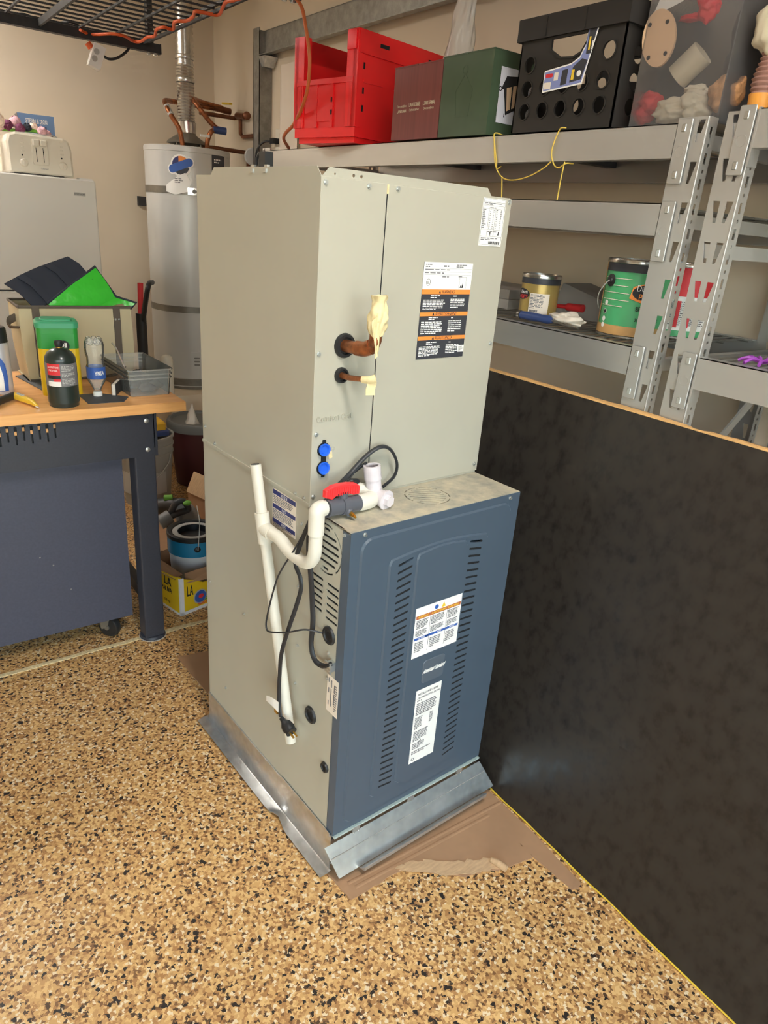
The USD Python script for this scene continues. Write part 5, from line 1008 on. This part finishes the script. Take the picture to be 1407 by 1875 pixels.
part(ib, 'lettering', put(text('STEAM & IRON', .020, .105, .0004, True), FRONT((-.002, -.0606, .258))), 'paper_white', False); part(ib, 'lettering', put(text('2 IN 1 STEAM IRON', .012, .095, .0004), FRONT((-.002, -.0606, .235))), 'label_navy', False)
def blossom(c, r, mt, parent, seed, n=22):
    ms = []; rr = random.Random(seed)
    for i in range(n):
        z = 1 - 2 * (i + .5) / n; a = 2.4 * i; s = math.sqrt(max(0, 1 - z * z)); d = A([s * math.cos(a), s * math.sin(a), z])
        pt = trimesh.creation.icosphere(subdivisions=1); pt.vertices *= A([r * .46, r * .46, r * .16]); M = trimesh.geometry.align_vectors((0, 0, 1), d + A([rr.uniform(-.4, .4), rr.uniform(-.4, .4), 0])); M[:3, 3] = A(c) + d * r * .62; ms.append(put(pt, M))
    part(parent, 'blossom', cat(*ms), mt, True)
va = thing('flower_vase', 'gray ceramic vase of cream hydrangeas at the left end of the fridge top', 'vase', (-.162, 3.22, FZ + .0005))
part(va, 'vase', lathe([(0, 0), (.04, 0), (.055, .04), (.058, .10), (.048, .135), (.052, .140), (.048, .142), (0, .13)], 28), 'vase_gray', 40); part(va, 'woven_band', lathe([(.0555, .02), (.060, .02), (.060, .05), (.0555, .05)], 28), 'wicker', 40)
for i, (x, y, z, r) in enumerate(((.0, 0, .20, .065), (.075, .0, .235, .055), (.045, .02, .275, .055), (-.05, 0, .24, .06), (.03, -.03, .165, .04))): blossom((x, y, z), r, 'petal_cream', va, i)
bq = thing('silk_flowers', 'pink, plum and cream silk flowers lying on the toaster', 'flowers', (.055, 3.335, FZ + .015))
for i, (x, z, r, mt) in enumerate(((-.085, .205, .03, 'petal_pink'), (-.045, .215, .034, 'petal_plum'), (.0, .235, .034, 'petal_pink'), (.015, .205, .03, 'petal_plum'), (.052, .215, .026, 'tote_navy'), (.085, .222, .026, 'petal_cream'), (.118, .205, .030, 'petal_pink'), (.145, .195, .026, 'petal_pink'))): blossom((x - .02, (i % 3) * .012, z), r, mt, bq, 20 + i, 16)
part(bq, 'stem', tube([(-.11, 0, .19), (-.02, .01, .195), (.10, .01, .188), (.14, 0, .01)], .008, 8), 'tool_green', 50)

# ------------------------------------------------------------------ water heater in the corner
wh = thing('water_heater', 'tall gray gas water heater strapped in the corner, feeding copper pipes', 'water heater')
HX, HY, HR, H0, H1 = 1.065, 3.66, .262, .46, 1.935
at_h = lambda prof, n=64: lathe(prof, n, (HX, HY, 0), (HX, HY, 1))
part(wh, 'tank', at_h([(0, H0 + .02), (HR, H0 + .02), (HR, H1 - .010), (HR - .006, H1), (0, H1 + .004)]), 'heater_gray', 40)
part(wh, 'top_band', at_h([(HR, H1 - .030), (HR + .003, H1 - .028), (HR + .003, H1 - .004), (HR - .003, H1 + .003)]), 'heater_gray', 40)
part(wh, 'base_ring', at_h([(HR, H0 + .075), (HR + .006, H0 + .07), (HR + .006, H0 + .030), (HR - .01, H0 + .02), (HR - .01, H0)]), 'strap_steel', 40)
part(wh, 'stand', bx(HX - .30, HX + .30, HY - .37, HY + .27, 0, H0), 'drywall', False)
cam_a = math.degrees(math.atan2(CAM[1] - HY, CAM[0] - HX))
def onh(m2, deg, z, off=.001): return put(on_can(m2, HR, cam_a + deg, z, off), fr((HX, HY, 0), (1, 0, 0), (0, 1, 0)))
for z in (1.690, .985):
    s = part(wh, 'strap', at_h([(HR + .001, z - .020), (HR + .003, z - .020), (HR + .003, z + .020), (HR + .001, z + .020)]), 'strap_steel', 40)
part(s, 'tightener', onh(dense(sbox(-.05, -.012, .03, .012), .012), 22, .985, .003), 'strap_steel', 40)
tk = part(wh, 'tightener', onh(dense(sbox(-.06, -.022, .085, .018), .006), 12, 1.692, .003), 'zinc', 40, 'shiny strap tightener with bolts')
part(tk, 'bolt', onh(cat(dense(sbox(-.02, -.006, .06, .002), .012), dense(disc(.011, -.022, -.002), .014), dense(disc(.011, .060, -.002), .014)), 12, 1.692, .006), 'mid_gray', 40)
lp = disc(.062, 0, 0, 32)
lg_ = part(wh, 'emblem', onh(dense(unary_union([lp, shapely.affinity.rotate(rect(.165, .058, .028), 22)])), -9, 1.828, .0012), 'paper_white', 40, 'round red and blue emblem sticker')
part(lg_, 'emblem_color', onh(dense(disc(.052, 0, 0, 32).intersection(sbox(-.1, .005, .1, .1))), -9, 1.828, .0018), 'label_orange', 40)
part(lg_, 'emblem_color', onh(dense(disc(.052, 0, 0, 32).intersection(sbox(-.1, .005, -.012, .1))), -9, 1.828, .0020), 'label_navy', 40)
part(lg_, 'emblem_color', onh(dense(disc(.050, 0, 0, 32).intersection(sbox(-.1, -.1, .1, -.008))), -9, 1.828, .0018), 'label_charcoal', 40)
part(lg_, 'emblem_band', onh(dense(shapely.affinity.rotate(rect(.150, .044, .021), 22)), -9, 1.828, .0026), 'label_blue', 40)
tt = tx('Hyde Water', .022, .11, True); v = tt.vertices.copy(); a = math.radians(22); tt.vertices = np.c_[v[:, 0] * math.cos(a) - (v[:, 1] - .01) * math.sin(a), v[:, 0] * math.sin(a) + (v[:, 1] - .01) * math.cos(a), v[:, 2]]
pg_ = part(wh, 'paper_tag', onh(dense(Polygon([(-.085, -.08), (-.03, -.095), (.045, -.075), (.07, -.02), (.035, .03), (-.01, .01), (-.085, -.045)])), -11, 1.760, .0034), 'paper_white', 40, 'white paper tag tucked behind the strap')
part(pg_, 'small_print', onh(cat(dashes(-.03, .03, -.03, .0, 3, 3, .8, .5, .02)), -11, 1.760, .0042), 'ink_gray', False)
bl = part(wh, 'black_label', onh(dense(sbox(-.055, -.05, .055, .045)), 45, 1.868, .0012), 'label_charcoal', 40); part(bl, 'lettering', onh(cat(dashes(-.04, .03, -.01, .02, 2, 4, .9, .5, .02)), 45, 1.868, .002), 'paper_white', False)
rl = part(wh, 'warning_label', onh(dense(sbox(-.040, -.31, .050, .045)), 26, 1.30, .0012), 'paper_white', 40, 'tall white warning label with red heading')
part(rl, 'red_heading', onh(cat(dense(sbox(-.034, .018, .044, .036)), dense(sbox(-.034, -.16, .044, -.145))), 26, 1.30, .0018), 'label_red', 40)
part(rl, 'frame', onh(cat(*[dense(b) for b in (sbox(-.037, -.13, -.034, .04), sbox(.044, -.13, .047, .04), sbox(-.037, .037, .047, .04), sbox(-.037, -.133, .047, -.13))]), 26, 1.30, .0018), 'ink_black', 40)
part(rl, 'small_print', onh(cat(dashes(-.030, .040, -.125, -.07, 6, 7, .9, .5, .02), dashes(-.030, .040, -.28, -.165, 9, 8, .9, .5, .02)), 26, 1.30, .0018), 'ink_gray', False)
part(rl, 'symbol', onh(cat(dense(disc(.014, -.010, -.005)), dense(disc(.016, .015, -.04))), 26, 1.30, .0018), 'ink_black', 40)
part(wh, 'burner_door', onh(cat(dense(sbox(-.10, -.06, .12, .05), .008)), 18, .665, .001), 'heater_gray', 40); part(wh, 'vent_hole', onh(cat(*[dense(rect(.035, .010, .004, x, y), .003) for x in (-.06, 0, .06) for y in (.016, -.006, -.028)]), 18, .660, .009), 'strap_steel', 40)
part(wh, 'drain_handle', tube([A([HX, HY, 0]) + A([math.cos(math.radians(cam_a + d)) * r, math.sin(math.radians(cam_a + d)) * r, z]) for d, r, z in ((40, .27, .93), (37, .30, .88), (36, .30, .80), (40, .27, .76))], .006, 8), 'strap_steel', 50)
dh = part(wh, 'draft_hood', cat(at_h([(.055, H1 + .095), (.060, H1 + .080), (.115, H1 + .045), (.125, H1 + .030), (.115, H1 + .028), (.05, H1 + .07)]), *[cyl((HX + .10 * math.cos(a), HY + .10 * math.sin(a), H1), (HX + .10 * math.cos(a), HY + .10 * math.sin(a), H1 + .035), .006, 8) for a in (.5, 2.1, 3.7, 5.3)]), 'strap_steel', 40)
flu = [(.052, H1 + .085)]
z = H1 + .12
while z < ZC - .01:
    flu += [(.049, z), (.054, z + .008)]; z += .0165 if z < 2.37 else .033
solo('flue_duct', cat(at_h(flu + [(.049, ZC - .004)], 36), at_h([(.051, H1 + .08), (.056, H1 + .082), (.060, H1 + .15), (.052, H1 + .155)], 30), *[at_h([(.054, q), (.057, q + .004), (.057, q + .020), (.054, q + .024)], 30) for q in (2.30, 2.42)]), 'duct_foil', 'shiny flexible aluminum flue rising from the water heater', 'duct', 60)
cp = thing('copper_pipes', 'copper water pipes with valves looping over the water heater to the right wall', 'pipes')
def Hpt(*l): return [A(p) for p in l]
part(cp, 'hose', tube(Hpt((.985, 3.52, H1), (.965, 3.52, 2.03), (.925, 3.54, 2.10), (.912, 3.58, 2.15), (.935, 3.66, 2.185), (1.02, 3.76, 2.20), (1.15, 3.80, 2.205), (1.32, 3.80, 2.205)), .0145, 12), 'copper', 50, 'bent copper hose on the left of the flue')
part(cp, 'hose', tube(Hpt((1.155, 3.56, H1), (1.155, 3.55, 1.99), (1.175, 3.54, 2.04), (1.215, 3.54, 2.065)), .0145, 12), 'copper', 50); part(cp, 'hose', tube(Hpt((1.215, 3.54, 2.065), (1.17, 3.55, 2.10), (1.115, 3.56, 2.16), (1.095, 3.60, 2.20), (1.12, 3.68, 2.225), (1.22, 3.78, 2.225), (1.36, 3.80, 2.215)), .0145, 12), 'copper', 50)
part(cp, 'coupling', tube(Hpt((1.19, 3.545, 2.058), (1.27, 3.53, 2.055)), .022, 14, smooth=False), 'handle_navy', 50, 'dark insulated coupling'); part(cp, 'coupling', tube(Hpt((.926, 3.54, 2.10), (.912, 3.58, 2.15)), .018, 12, smooth=False), 'light_gray', 50)
part(cp, 'wall_pipe', tube(Hpt((1.20, 3.78, 2.165), (1.44, 3.78, 2.165), (1.445, 3.70, 2.160), (1.445, 3.695, 2.07), (1.445, 3.66, 2.05), (1.445, 3.48, 2.05), (1.445, 3.46, 2.03), (1.445, 3.455, 1.80)), .0125, 12, smooth=False), 'copper_old', 50)
part(cp, 'valve', cat(tube(Hpt((1.30, 3.80, 2.21), (1.42, 3.80, 2.20)), .020, 12, smooth=False), tube(Hpt((1.43, 3.72, 2.175), (1.43, 3.60, 2.165)), .018, 12, smooth=False), lathe([(0, 0), (.016, 0), (.024, .008), (.016, .018), (0, .02)], 16, (1.43, 3.57, 2.165), (1.40, 3.45, 2.165))), 'copper_old', 50)
part(cp, 'valve_handle', hexa([(1.36, 3.80, 2.235), (1.36, 3.68, 2.225), (1.38, 3.68, 2.225), (1.38, 3.80, 2.235), (1.36, 3.80, 2.247), (1.36, 3.68, 2.237), (1.38, 3.68, 2.237), (1.38, 3.80, 2.247)]), 'tub_yellow', False, 'yellow valve lever')
part(cp, 'relief_line', tube(Hpt((1.14, 3.60, H1 + .02), (1.22, 3.60, H1 + .025), (1.38, 3.58, H1 + .02), (1.43, 3.57, H1 + .02), (1.44, 3.57, H1 - .01), (1.44, 3.57, 1.2)), .0125, 12, smooth=False), 'copper_old', 50); part(cp, 'white_tab', bx(1.09, 1.15, 3.50, 3.506, 2.005, 2.018), 'paper_white', False)
solo('gas_meter_dial', cat(lathe([(0, .012), (.045, .012), (.052, .006), (.052, 0), (0, 0)], 28, (1.40, 3.42, 1.925), (.6, 1.2, 1.9)), bx(1.395, 1.47, 3.36, 3.50, 1.83, 1.87)), 'light_gray', 'round gray dial on the right wall beyond the coil case', 'dial', 40)
solo('junction_box', bx(.895, .955, 4.155, 4.18, 1.585, 1.645), 'dark_gray', 'small dark box on the back wall beside the water heater', 'wall box', False)
# galvanized frame on the right wall
gf = thing('galvanized_frame', 'weathered galvanized post and beam fixed along the right wall above the shelves', 'frame')
part(gf, 'post', cat(bx(1.385, 1.468, 3.375, 3.381, 0, 2.60), bx(1.385, 1.389, 3.30, 3.381, 0, 2.60), bx(1.385, 1.468, 3.30, 3.304, 0, 2.585)), 'old_galvanized', False)
part(gf, 'beam', cat(bx(1.420, 1.424, -1.5, 3.30, 2.462, 2.585), bx(1.420, 1.468, -1.5, 3.30, 2.583, 2.587), bx(1.385, 1.424, -1.5, 3.30, 2.458, 2.462)), 'old_galvanized', False)
part(gf, 'bracket', hexa([(1.38, 3.22, 2.45), (1.466, 3.22, 2.45), (1.466, 3.30, 2.45), (1.38, 3.30, 2.45), (1.40, 3.27, 2.40), (1.466, 3.27, 2.40), (1.466, 3.30, 2.40), (1.40, 3.30, 2.40)]), 'zinc', False)
ot = thing('wall_outlet', 'cream wall outlet with black plug on the right wall behind the crate', 'outlet'); oc = gx(512, 250, 1.466)
part(ot, 'plate', put(bev(rect(.075, .118, .006), .005, .002), LEFT((1.4695, 3.20, 2.02))), 'outlet_plastic', False); part(ot, 'receptacle', put(ext(rect(.034, .07, .012), .002), LEFT((1.4645, 3.20, 2.02))), 'outlet_plastic', False)
ad = thing('black_plug_cord', 'black plug and cord running from the wall outlet down to the coil case', 'cord')
part(ad, 'plug', bx(1.425, 1.464, 3.185, 3.235, 1.995, 2.025), 'rubber', False); part(ad, 'cable', tube(Hpt((1.43, 3.236, 2.01), (1.40, 3.27, 2.00), (1.374, 3.30, 1.96), (1.372, 3.32, 1.90), (1.372, 3.325, 1.80)), .006, 8), 'cord_black', 50)
ck = thing('coiled_cable', 'small black coiled cable clipped on the coil case top flange', 'cable', **UN)
yk = .408
part(ck, 'coil', tube([A([.012, yk + .010 + .022 * math.cos(a), Z2 + .020 + .024 * math.sin(a)]) for a in np.linspace(0, 5.6, 14)] + [A([.012, yk - .01, Z2 + .008])], .0032, 8), 'cord_black', 50); part(ck, 'connector', bx(.004, .024, yk - .020, yk + .006, Z2 + .016, Z2 + .046), 'rubber', False)
solo('gray_sack', sheet([[(1.455 - .012 * abs(math.sin(i * 1.3)) * (1 - j / 8) - .004 * (i % 2), 3.16 - i * .045, 2.40 - j * .07) for i in range(6)] for j in range(8)], .004), 'paper_cream', 'pale plastic sheet hanging on the right wall behind the crate', 'plastic sheet', True)

# ------------------------------------------------------------------ floor things behind the furnace
bu = thing('bucket', 'white ribbed bucket with yellow and blue sponge lid behind the workbench leg', 'bucket', (.415, 2.74, 0))
part(bu, 'pail', lathe([(0, 0), (.125, 0), (.148, .30), (.152, .302), (.152, .312), (.148, .315), (.150, .345), (.155, .347), (.155, .357), (.150, .36), (.152, .39), (.158, .392), (.158, .405), (.146, .405), (.140, .38), (0, .37)], 40), 'bucket_gray', 40); part(bu, 'label', wrap(.1405, 180, 300, .08, .26), 'light_gray', True); part(bu, 'bail', tube([(-.10, -.11, .30), (-.02, -.155, .18), (.08, -.13, .25), (.11, -.10, .31)], .003, 8), 'light_gray', 50)
part(bu, 'sponge', cat(rbox(.20, .16, .05, .02, .01, .43)), 'sponge_yellow', 40); part(bu, 'sponge_base', rbox(.235, .19, .03, .03, .006, .405), 'handle_navy', 40)
tb_ = thing('trash_bin', 'dark maroon round bin with gray latch lid behind the furnace', 'bin', (.800, 2.92, 0))
part(tb_, 'body', lathe([(0, .004), (.14, .004), (.175, .36), (0, .36)], 40), 'bin_maroon', 40); part(tb_, 'lid', lathe([(.168, .355), (.186, .355), (.190, .395), (.180, .410), (.165, .410), (.160, .395), (0, .390)], 40), 'lid_gray', 40)
part(tb_, 'latch', bx(-.02, .05, -.205, -.182, .33, .395), 'lid_gray', False); part(tb_, 'side_stave', hexa([(-.005, -.150, .01), (.035, -.147, .01), (.035, -.135, .01), (-.005, -.135, .01), (-.005, -.178, .33), (.035, -.175, .33), (.035, -.16, .33), (-.005, -.16, .33)]), 'mid_gray', False)
part(tb_, 'bag_peak', sheet(cone_rows((-.05, -.02, .39), (-.035, .0, .50), .055, .006, 3, 16, 6), .001), 'bubble_film', True); part(tb_, 'bag_peak', sheet(cone_rows((.08, -.04, .39), (.085, -.03, .49), .025, .004, 4, 12, 5), .001), 'bubble_film', True)
ds = gz(300, 930, 0); 
solo('cardboard_flat', ext(Polygon([(.20, 2.05), (1.0, 2.02), (1.0, 2.56), (.42, 2.60)]), .004, .0006), 'cardboard', 'dark flattened cardboard lying before the maroon bin', 'cardboard', False)
lb = thing('leaf_blower', 'gray and black cordless yard tool with green accents lying behind the pail', 'yard tool')
q0 = gy(300, 925, 2.05); 
def LB(u, v, y): return gy(u, v, y)
part(lb, 'tube', tube([LB(285, 928, 2.2), LB(312, 925, 2.15), LB(334, 930, 2.1)], .040, 16), 'dark_gray', 50); part(lb, 'green_band', tube([LB(301, 912, 2.16), LB(316, 911, 2.14)], .016, 12, smooth=False), 'tool_green', 50)
part(lb, 'body', tube([LB(326, 925, 2.05), LB(340, 940, 2.02), LB(348, 962, 1.98), LB(350, 990, 1.95)], [.045, .055, .06, .04], 16), 'mid_gray', 50); part(lb, 'handle', tube([LB(310, 945, 2.0), LB(322, 922, 1.99), LB(336, 918, 1.98), LB(345, 932, 1.98), LB(330, 938, 1.98), LB(312, 946, 1.99)], .016, 10), 'dark_gray', 50)
part(lb, 'nozzle', tube([LB(292, 958, 2.0), LB(312, 945, 2.0)], .035, 14, smooth=False), 'mid_gray', 50); part(lb, 'green_dot', lump(LB(343, 921, 1.95), (.02, .015, .012), 2, .1), 'tool_green', True); part(lb, 'battery', hexa([LB(330, 1000, 1.95) + A([x, y, z]) for z in (-.10, .10) for x, y in ((-.05, -.04), (.05, -.04), (.05, .04), (-.05, .04))]), 'dark_gray', False)
gb_ = thing('brown_carton', 'open brown carton flap leaning beyond the blue pail', 'box', (.66, 2.20, .0055), 15)
part(gb_, 'carton', bx(-.15, .15, -.12, .12, 0, .20), 'cardboard', False); part(gb_, 'flap', hexa([(-.16, -.125, .20), (-.155, -.125, .20), (-.155, .12, .20), (-.16, .12, .20), (-.11, -.125, .30), (-.105, -.125, .30), (-.105, .12, .30), (-.11, .12, .30)]), 'cardboard_torn', False)
# yellow carton holding the blue pail
yc = thing('yellow_carton', 'yellow and white printed carton with cut brown flaps, under the blue pail', 'box', (.117, 1.408, 0), 14.0)
CW2, CD2, CH2 = .30, .31, .205
def cside(M, w, cut):
    p = Polygon([(0, .001), (w, .001)] + cut); return put(ext(p, .004, -.004), M)
MF, ML = FRONT((0, 0, 0)), LEFT((0, CD2, 0))
cutF = [(CW2, .145), (.18, .115), (.115, .125), (.07, .150), (.020, .170), (0, .185)]; cutL = [(CD2, .185), (CD2 - .05, .172), (.05, .15), (0, .15)]
part(yc, 'front_side', cside(MF, CW2, cutF), 'carton_yellow', False); part(yc, 'left_side', cside(ML, CD2, cutL), 'carton_yellow', False)
part(yc, 'back_side', cat(bx(0, CW2, CD2 - .004, CD2, 0, .16), bx(CW2 - .004, CW2, 0, CD2, 0, .15), bx(0, CW2, 0, CD2, .0, .004)), 'cardboard', False)
part(yc, 'white_edge', cat(put(bx(0, .018, .001, .178, 0, .0006), MF), put(bx(0, CW2, .001, .016, 0, .0006), MF), put(bx(CD2 - .010, CD2, .001, .178, 0, .0006), ML), put(bx(0, CD2, .001, .012, 0, .0006), ML)), 'carton_white', False, 'white printed corner stripe')
part(yc, 'flap', hexa([(.03, -.004, .150), (CW2, -.004, .112), (CW2, .0, .112), (.03, .0, .150), (.05, .035, .172), (CW2, .035, .168), (CW2, .040, .168), (.05, .040, .172)]), 'cardboard', False); part(yc, 'flap', hexa([(-.004, .24, .150), (-.004, .03, .165), (.0, .03, .165), (.0, .24, .150), (.04, .24, .178), (.03, .03, .178), (.035, .03, .178), (.045, .24, .178)]), 'cardboard', False)
em = part(yc, 'emblem', put(ext(disc(.034, .098, .062, 28), .0008), MF), 'light_gray', False); part(em, 'emblem_color', put(ext(disc(.028, .098, .062, 28), .0012), MF), 'label_blue', False); part(em, 'emblem_color', put(ext(disc(.013, .102, .064, 18, .010), .0016), MF), 'label_red', False)
part(yc, 'lettering', put(cat(put(text('LA', .045, .030, .0008, True), TOP((.048, .085, 0))), put(text('ALBUM', .040, .09, .0008, True), TOP((.21, .075, 0)))), MF), 'ink_black', False); part(yc, 'lettering', put(text('Hecho en Mexico', .014, .10, .0008, True), FRONT((.135, -.0, .022))), 'label_red', False)
part(yc, 'leaf_print', put(ext(unary_union([disc(.012, .12 + .02 * i, .040 + .008 * i, 12, .006) for i in range(4)]), .0008), MF), 'tool_green', False)
part(yc, 'lettering', put(cat(put(text('PALMA', .020, .075, .0008, True), TOP((CD2 - .10, .085, 0))), put(text('LA', .035, .05, .0008, True), TOP((CD2 - .09, .118, 0))), put(text('1.5 kg', .010, .04, .0008), TOP((CD2 - .10, .035, 0)))), ML), 'ink_black', False)
pl_ = thing('paint_pail', 'white plastic pail with blue band and open black lid, in the yellow carton', 'pail', (.268, 1.640, .006))
r = .108
part(pl_, 'pail', lathe([(0, 0), (.095, 0), (r, .205), (r + .003, .207), (r + .003, .262), (r, .265), (r - .01, .23), (0, .23)], 48), 'pail_white', 40); part(pl_, 'blue_band', lathe([(r - .001, .188), (r + .0036, .188), (r + .0045, .260), (r + .002, .260)], 48), 'pail_blue', 40)
ld_ = part(pl_, 'lid', lathe([(r + .006, .258), (r + .007, .276), (r + .002, .280), (r - .012, .276), (r - .016, .270), (.066, .270), (.062, .244), (0, .242)], 48), 'rubber', 40, 'black lid with recessed center'); part(ld_, 'lid_label', lathe([(.068, .2705), (r - .018, .2705), (r - .018, .2715), (.068, .2715)], 48), 'light_gray', 40)
ac = math.degrees(math.atan2(CAM[1] - 1.64, CAM[0] - .268)); e = A([(r + .005) * math.cos(math.radians(ac + 8)), (r + .005) * math.sin(math.radians(ac + 8)), .228])
er = part(pl_, 'bail_ear', lathe([(0, .008), (.010, .007), (.014, .003), (.014, 0), (0, 0)], 20, e * A([.97, .97, 1]), e * A([2, 2, 1])), 'rubber', 40); part(pl_, 'bail', tube([e * A([1.08, 1.08, 1]), e * A([1.02, 1.02, 1]) + A([.006, 0, .045]), e * A([.8, .8, 1]) + A([.02, .01, .11]), e * A([.5, .5, 1]) + A([.03, .05, .16])], .0022, 8), 'light_gray', 50)
# tools and post behind the bench
tl = thing('bolt_cutter', 'long-handled cutter with red grip standing behind the bench', 'tool')
part(tl, 'handle', tube([gy(258, 575, 3.12), gy(257, 518, 3.12)], .016, 10, smooth=False), 'label_red', 50); part(tl, 'handle', tube([gy(264, 690, 3.14), gy(262, 600, 3.14), gy(271, 527, 2.86), gy(279, 517, 3.16)], .014, 10), 'rubber', 50)
g0 = gy(259, 590, 3.12); part(tl, 'head', cat(tube([g0 + A([0, 0, .05]), A([g0[0], g0[1], .02])], .030, 12, smooth=False)), 'rubber', 50)
wp = gy(305, 650, 3.355)
solo('white_canister', lathe([(0, 0), (.038, 0), (.040, .006), (.040, wp[2] - H0 - .035), (.034, wp[2] - H0 - .012), (.018, wp[2] - H0), (0, wp[2] - H0 + .003)], 28, (wp[0], 3.355, H0 + .0005), (wp[0], 3.355, 5)), 'pvc', 'round-topped white canister standing before the water heater', 'canister', 40)

# ------------------------------------------------------------------ overhead rack, cords
ok = thing('overhead_rack', 'black steel overhead storage rack of wire mesh hanging from the ceiling', 'ceiling rack')
RZ, RX1, RX0 = 2.30, .664, -.80
for y in (2.955, 1.515, .12):
    part(ok, 'cross_bar', bx(RX0, RX1, y - .020, y + .020, RZ, RZ + .040), 'overhead_steel', False); part(ok, 'end_cap', bx(RX1, RX1 + .004, y - .022, y + .022, RZ - .002, RZ + .042), 'rubber', False)
    for x in (RX1 - .022, RX1 - .055): part(ok, 'bolt', cyl((x, y - .004, RZ - .012), (x, y - .004, RZ), .009, 10), 'screw_steel', 30)
    part(ok, 'hanger', cat(bx(RX1 - .060, RX1 - .056, y - .02, y + .02, RZ + .02, ZC), bx(RX1 - .060, RX1 - .020, y + .018, y + .022, RZ + .02, ZC)), 'overhead_steel', False)
    part(ok, 'hanger', cat(bx(RX0 + .06, RX0 + .064, y - .02, y + .02, RZ + .02, ZC)), 'overhead_steel', False)
RW = RZ + .046
part(ok, 'side_rail', cat(bx(RX1 - .085, RX1 - .073, .0, 3.0, RZ + .026, RZ + .038), bx(RX1 - .085, RX1 - .073, .0, 3.0, RW + .004, RW + .016)), 'overhead_steel', False)
part(ok, 'inner_rail', cat(bx(.100, .112, .0, 2.94, RZ + .012, RZ + .040), bx(-.62, -.608, 0, 2.94, RZ + .012, RZ + .040)), 'overhead_steel', False)
part(ok, 'wire_mesh', cat(*[bx(RX0, RX1 - .075, y - .0035, y + .0035, RW - .0035, RW + .0035) for y in np.arange(.10, 2.95, .079)], *[bx(x - .0045, x + .0045, .0, 2.98, RW - .0115, RW - .0035) for x in np.arange(RX1 - .23, RX0, -.155)]), 'overhead_steel', False, 'wire mesh deck', 'stuff')
def pz(l, z): return [gz(u, v, z) for u, v in l]
ec = thing('extension_cord', 'orange extension cord zigzagging along the overhead rack edge', 'cord')
part(ec, 'cable', tube(pz([(147, 55), (162, 62), (180, 63), (205, 62), (228, 66), (243, 75), (258, 76), (270, 68), (283, 66), (287, 54), (300, 50), (317, 54), (320, 40), (342, 38), (354, 30), (358, 21), (378, 24), (400, 27), (408, 14), (414, 4), (430, 0), (450, -6), (470, -12)], RW - .022), .0068, 8), 'cord_orange', 50)
b2 = thing('loose_cable', 'black cord lying loosely on the overhead rack mesh', 'cord'); part(b2, 'cable', tube(pz([(10, 30), (40, 26), (60, 32), (90, 45), (130, 40), (160, 56), (200, 62), (236, 72)], RW + .012), .0060, 8), 'cord_black', 50)
ps_ = thing('power_adapter', 'white power tap hanging from the overhead rack on an orange plug', 'power strip')
q0, q1 = gy(182, 84, 2.93), gy(171, 124, 2.93)
def along(p0, p1, w, d): 
    a = A(p1) - A(p0); a /= np.linalg.norm(a); s = np.cross(a, A([0, 1, 0])); s /= np.linalg.norm(s); n = np.cross(s, a); return hexa([p0 + s * (-w) + n * (-d), p0 + s * w + n * (-d), p0 + s * w + n * d, p0 + s * (-w) + n * d, p1 + s * (-w) + n * (-d), p1 + s * w + n * (-d), p1 + s * w + n * d, p1 + s * (-w) + n * d])
part(ps_, 'body', along(q0, q1, .027, .022), 'paper_white', False); nn = (q1 - q0) / np.linalg.norm(q1 - q0)
for f in (.3, .62): part(ps_, 'socket', cat(cyl(q0 + (q1 - q0) * f + A([-.01, -.024, 0]), q0 + (q1 - q0) * f + A([-.01, -.020, 0]), .013, 16)), 'light_gray', 40)
part(ps_, 'orange_plug', tube([gy(160, 78, 2.94), gy(167, 88, 2.94)], .015, 10, smooth=False), 'cord_orange', 50); part(ps_, 'black_lead', tube([gy(190, 103, 2.935), gy(200, 108, 2.93), gy(215, 106, 2.93), gy(232, 94, 2.95), gy(240, 80, 2.96)], .006, 8), 'cord_black', 50)
hc = thing('hanging_cord', 'orange cord dangling from the rack bar end in front of the red crate', 'cord')
part(hc, 'cable', tube([A([RX1 - .03, 1.515, RZ + .02]), gx(552, 12, .655), gx(560, 50, .66), gx(566, 90, .665), gx(567, 125, .67), gx(563, 165, .68), gx(552, 200, .69), gx(538, 228, .71), gx(524, 243, .73), gx(520, 255, .77), gx(529, 271, .85)], .0065, 10), 'cord_rust', 50)
print('prims', len(list(stage.Traverse())))
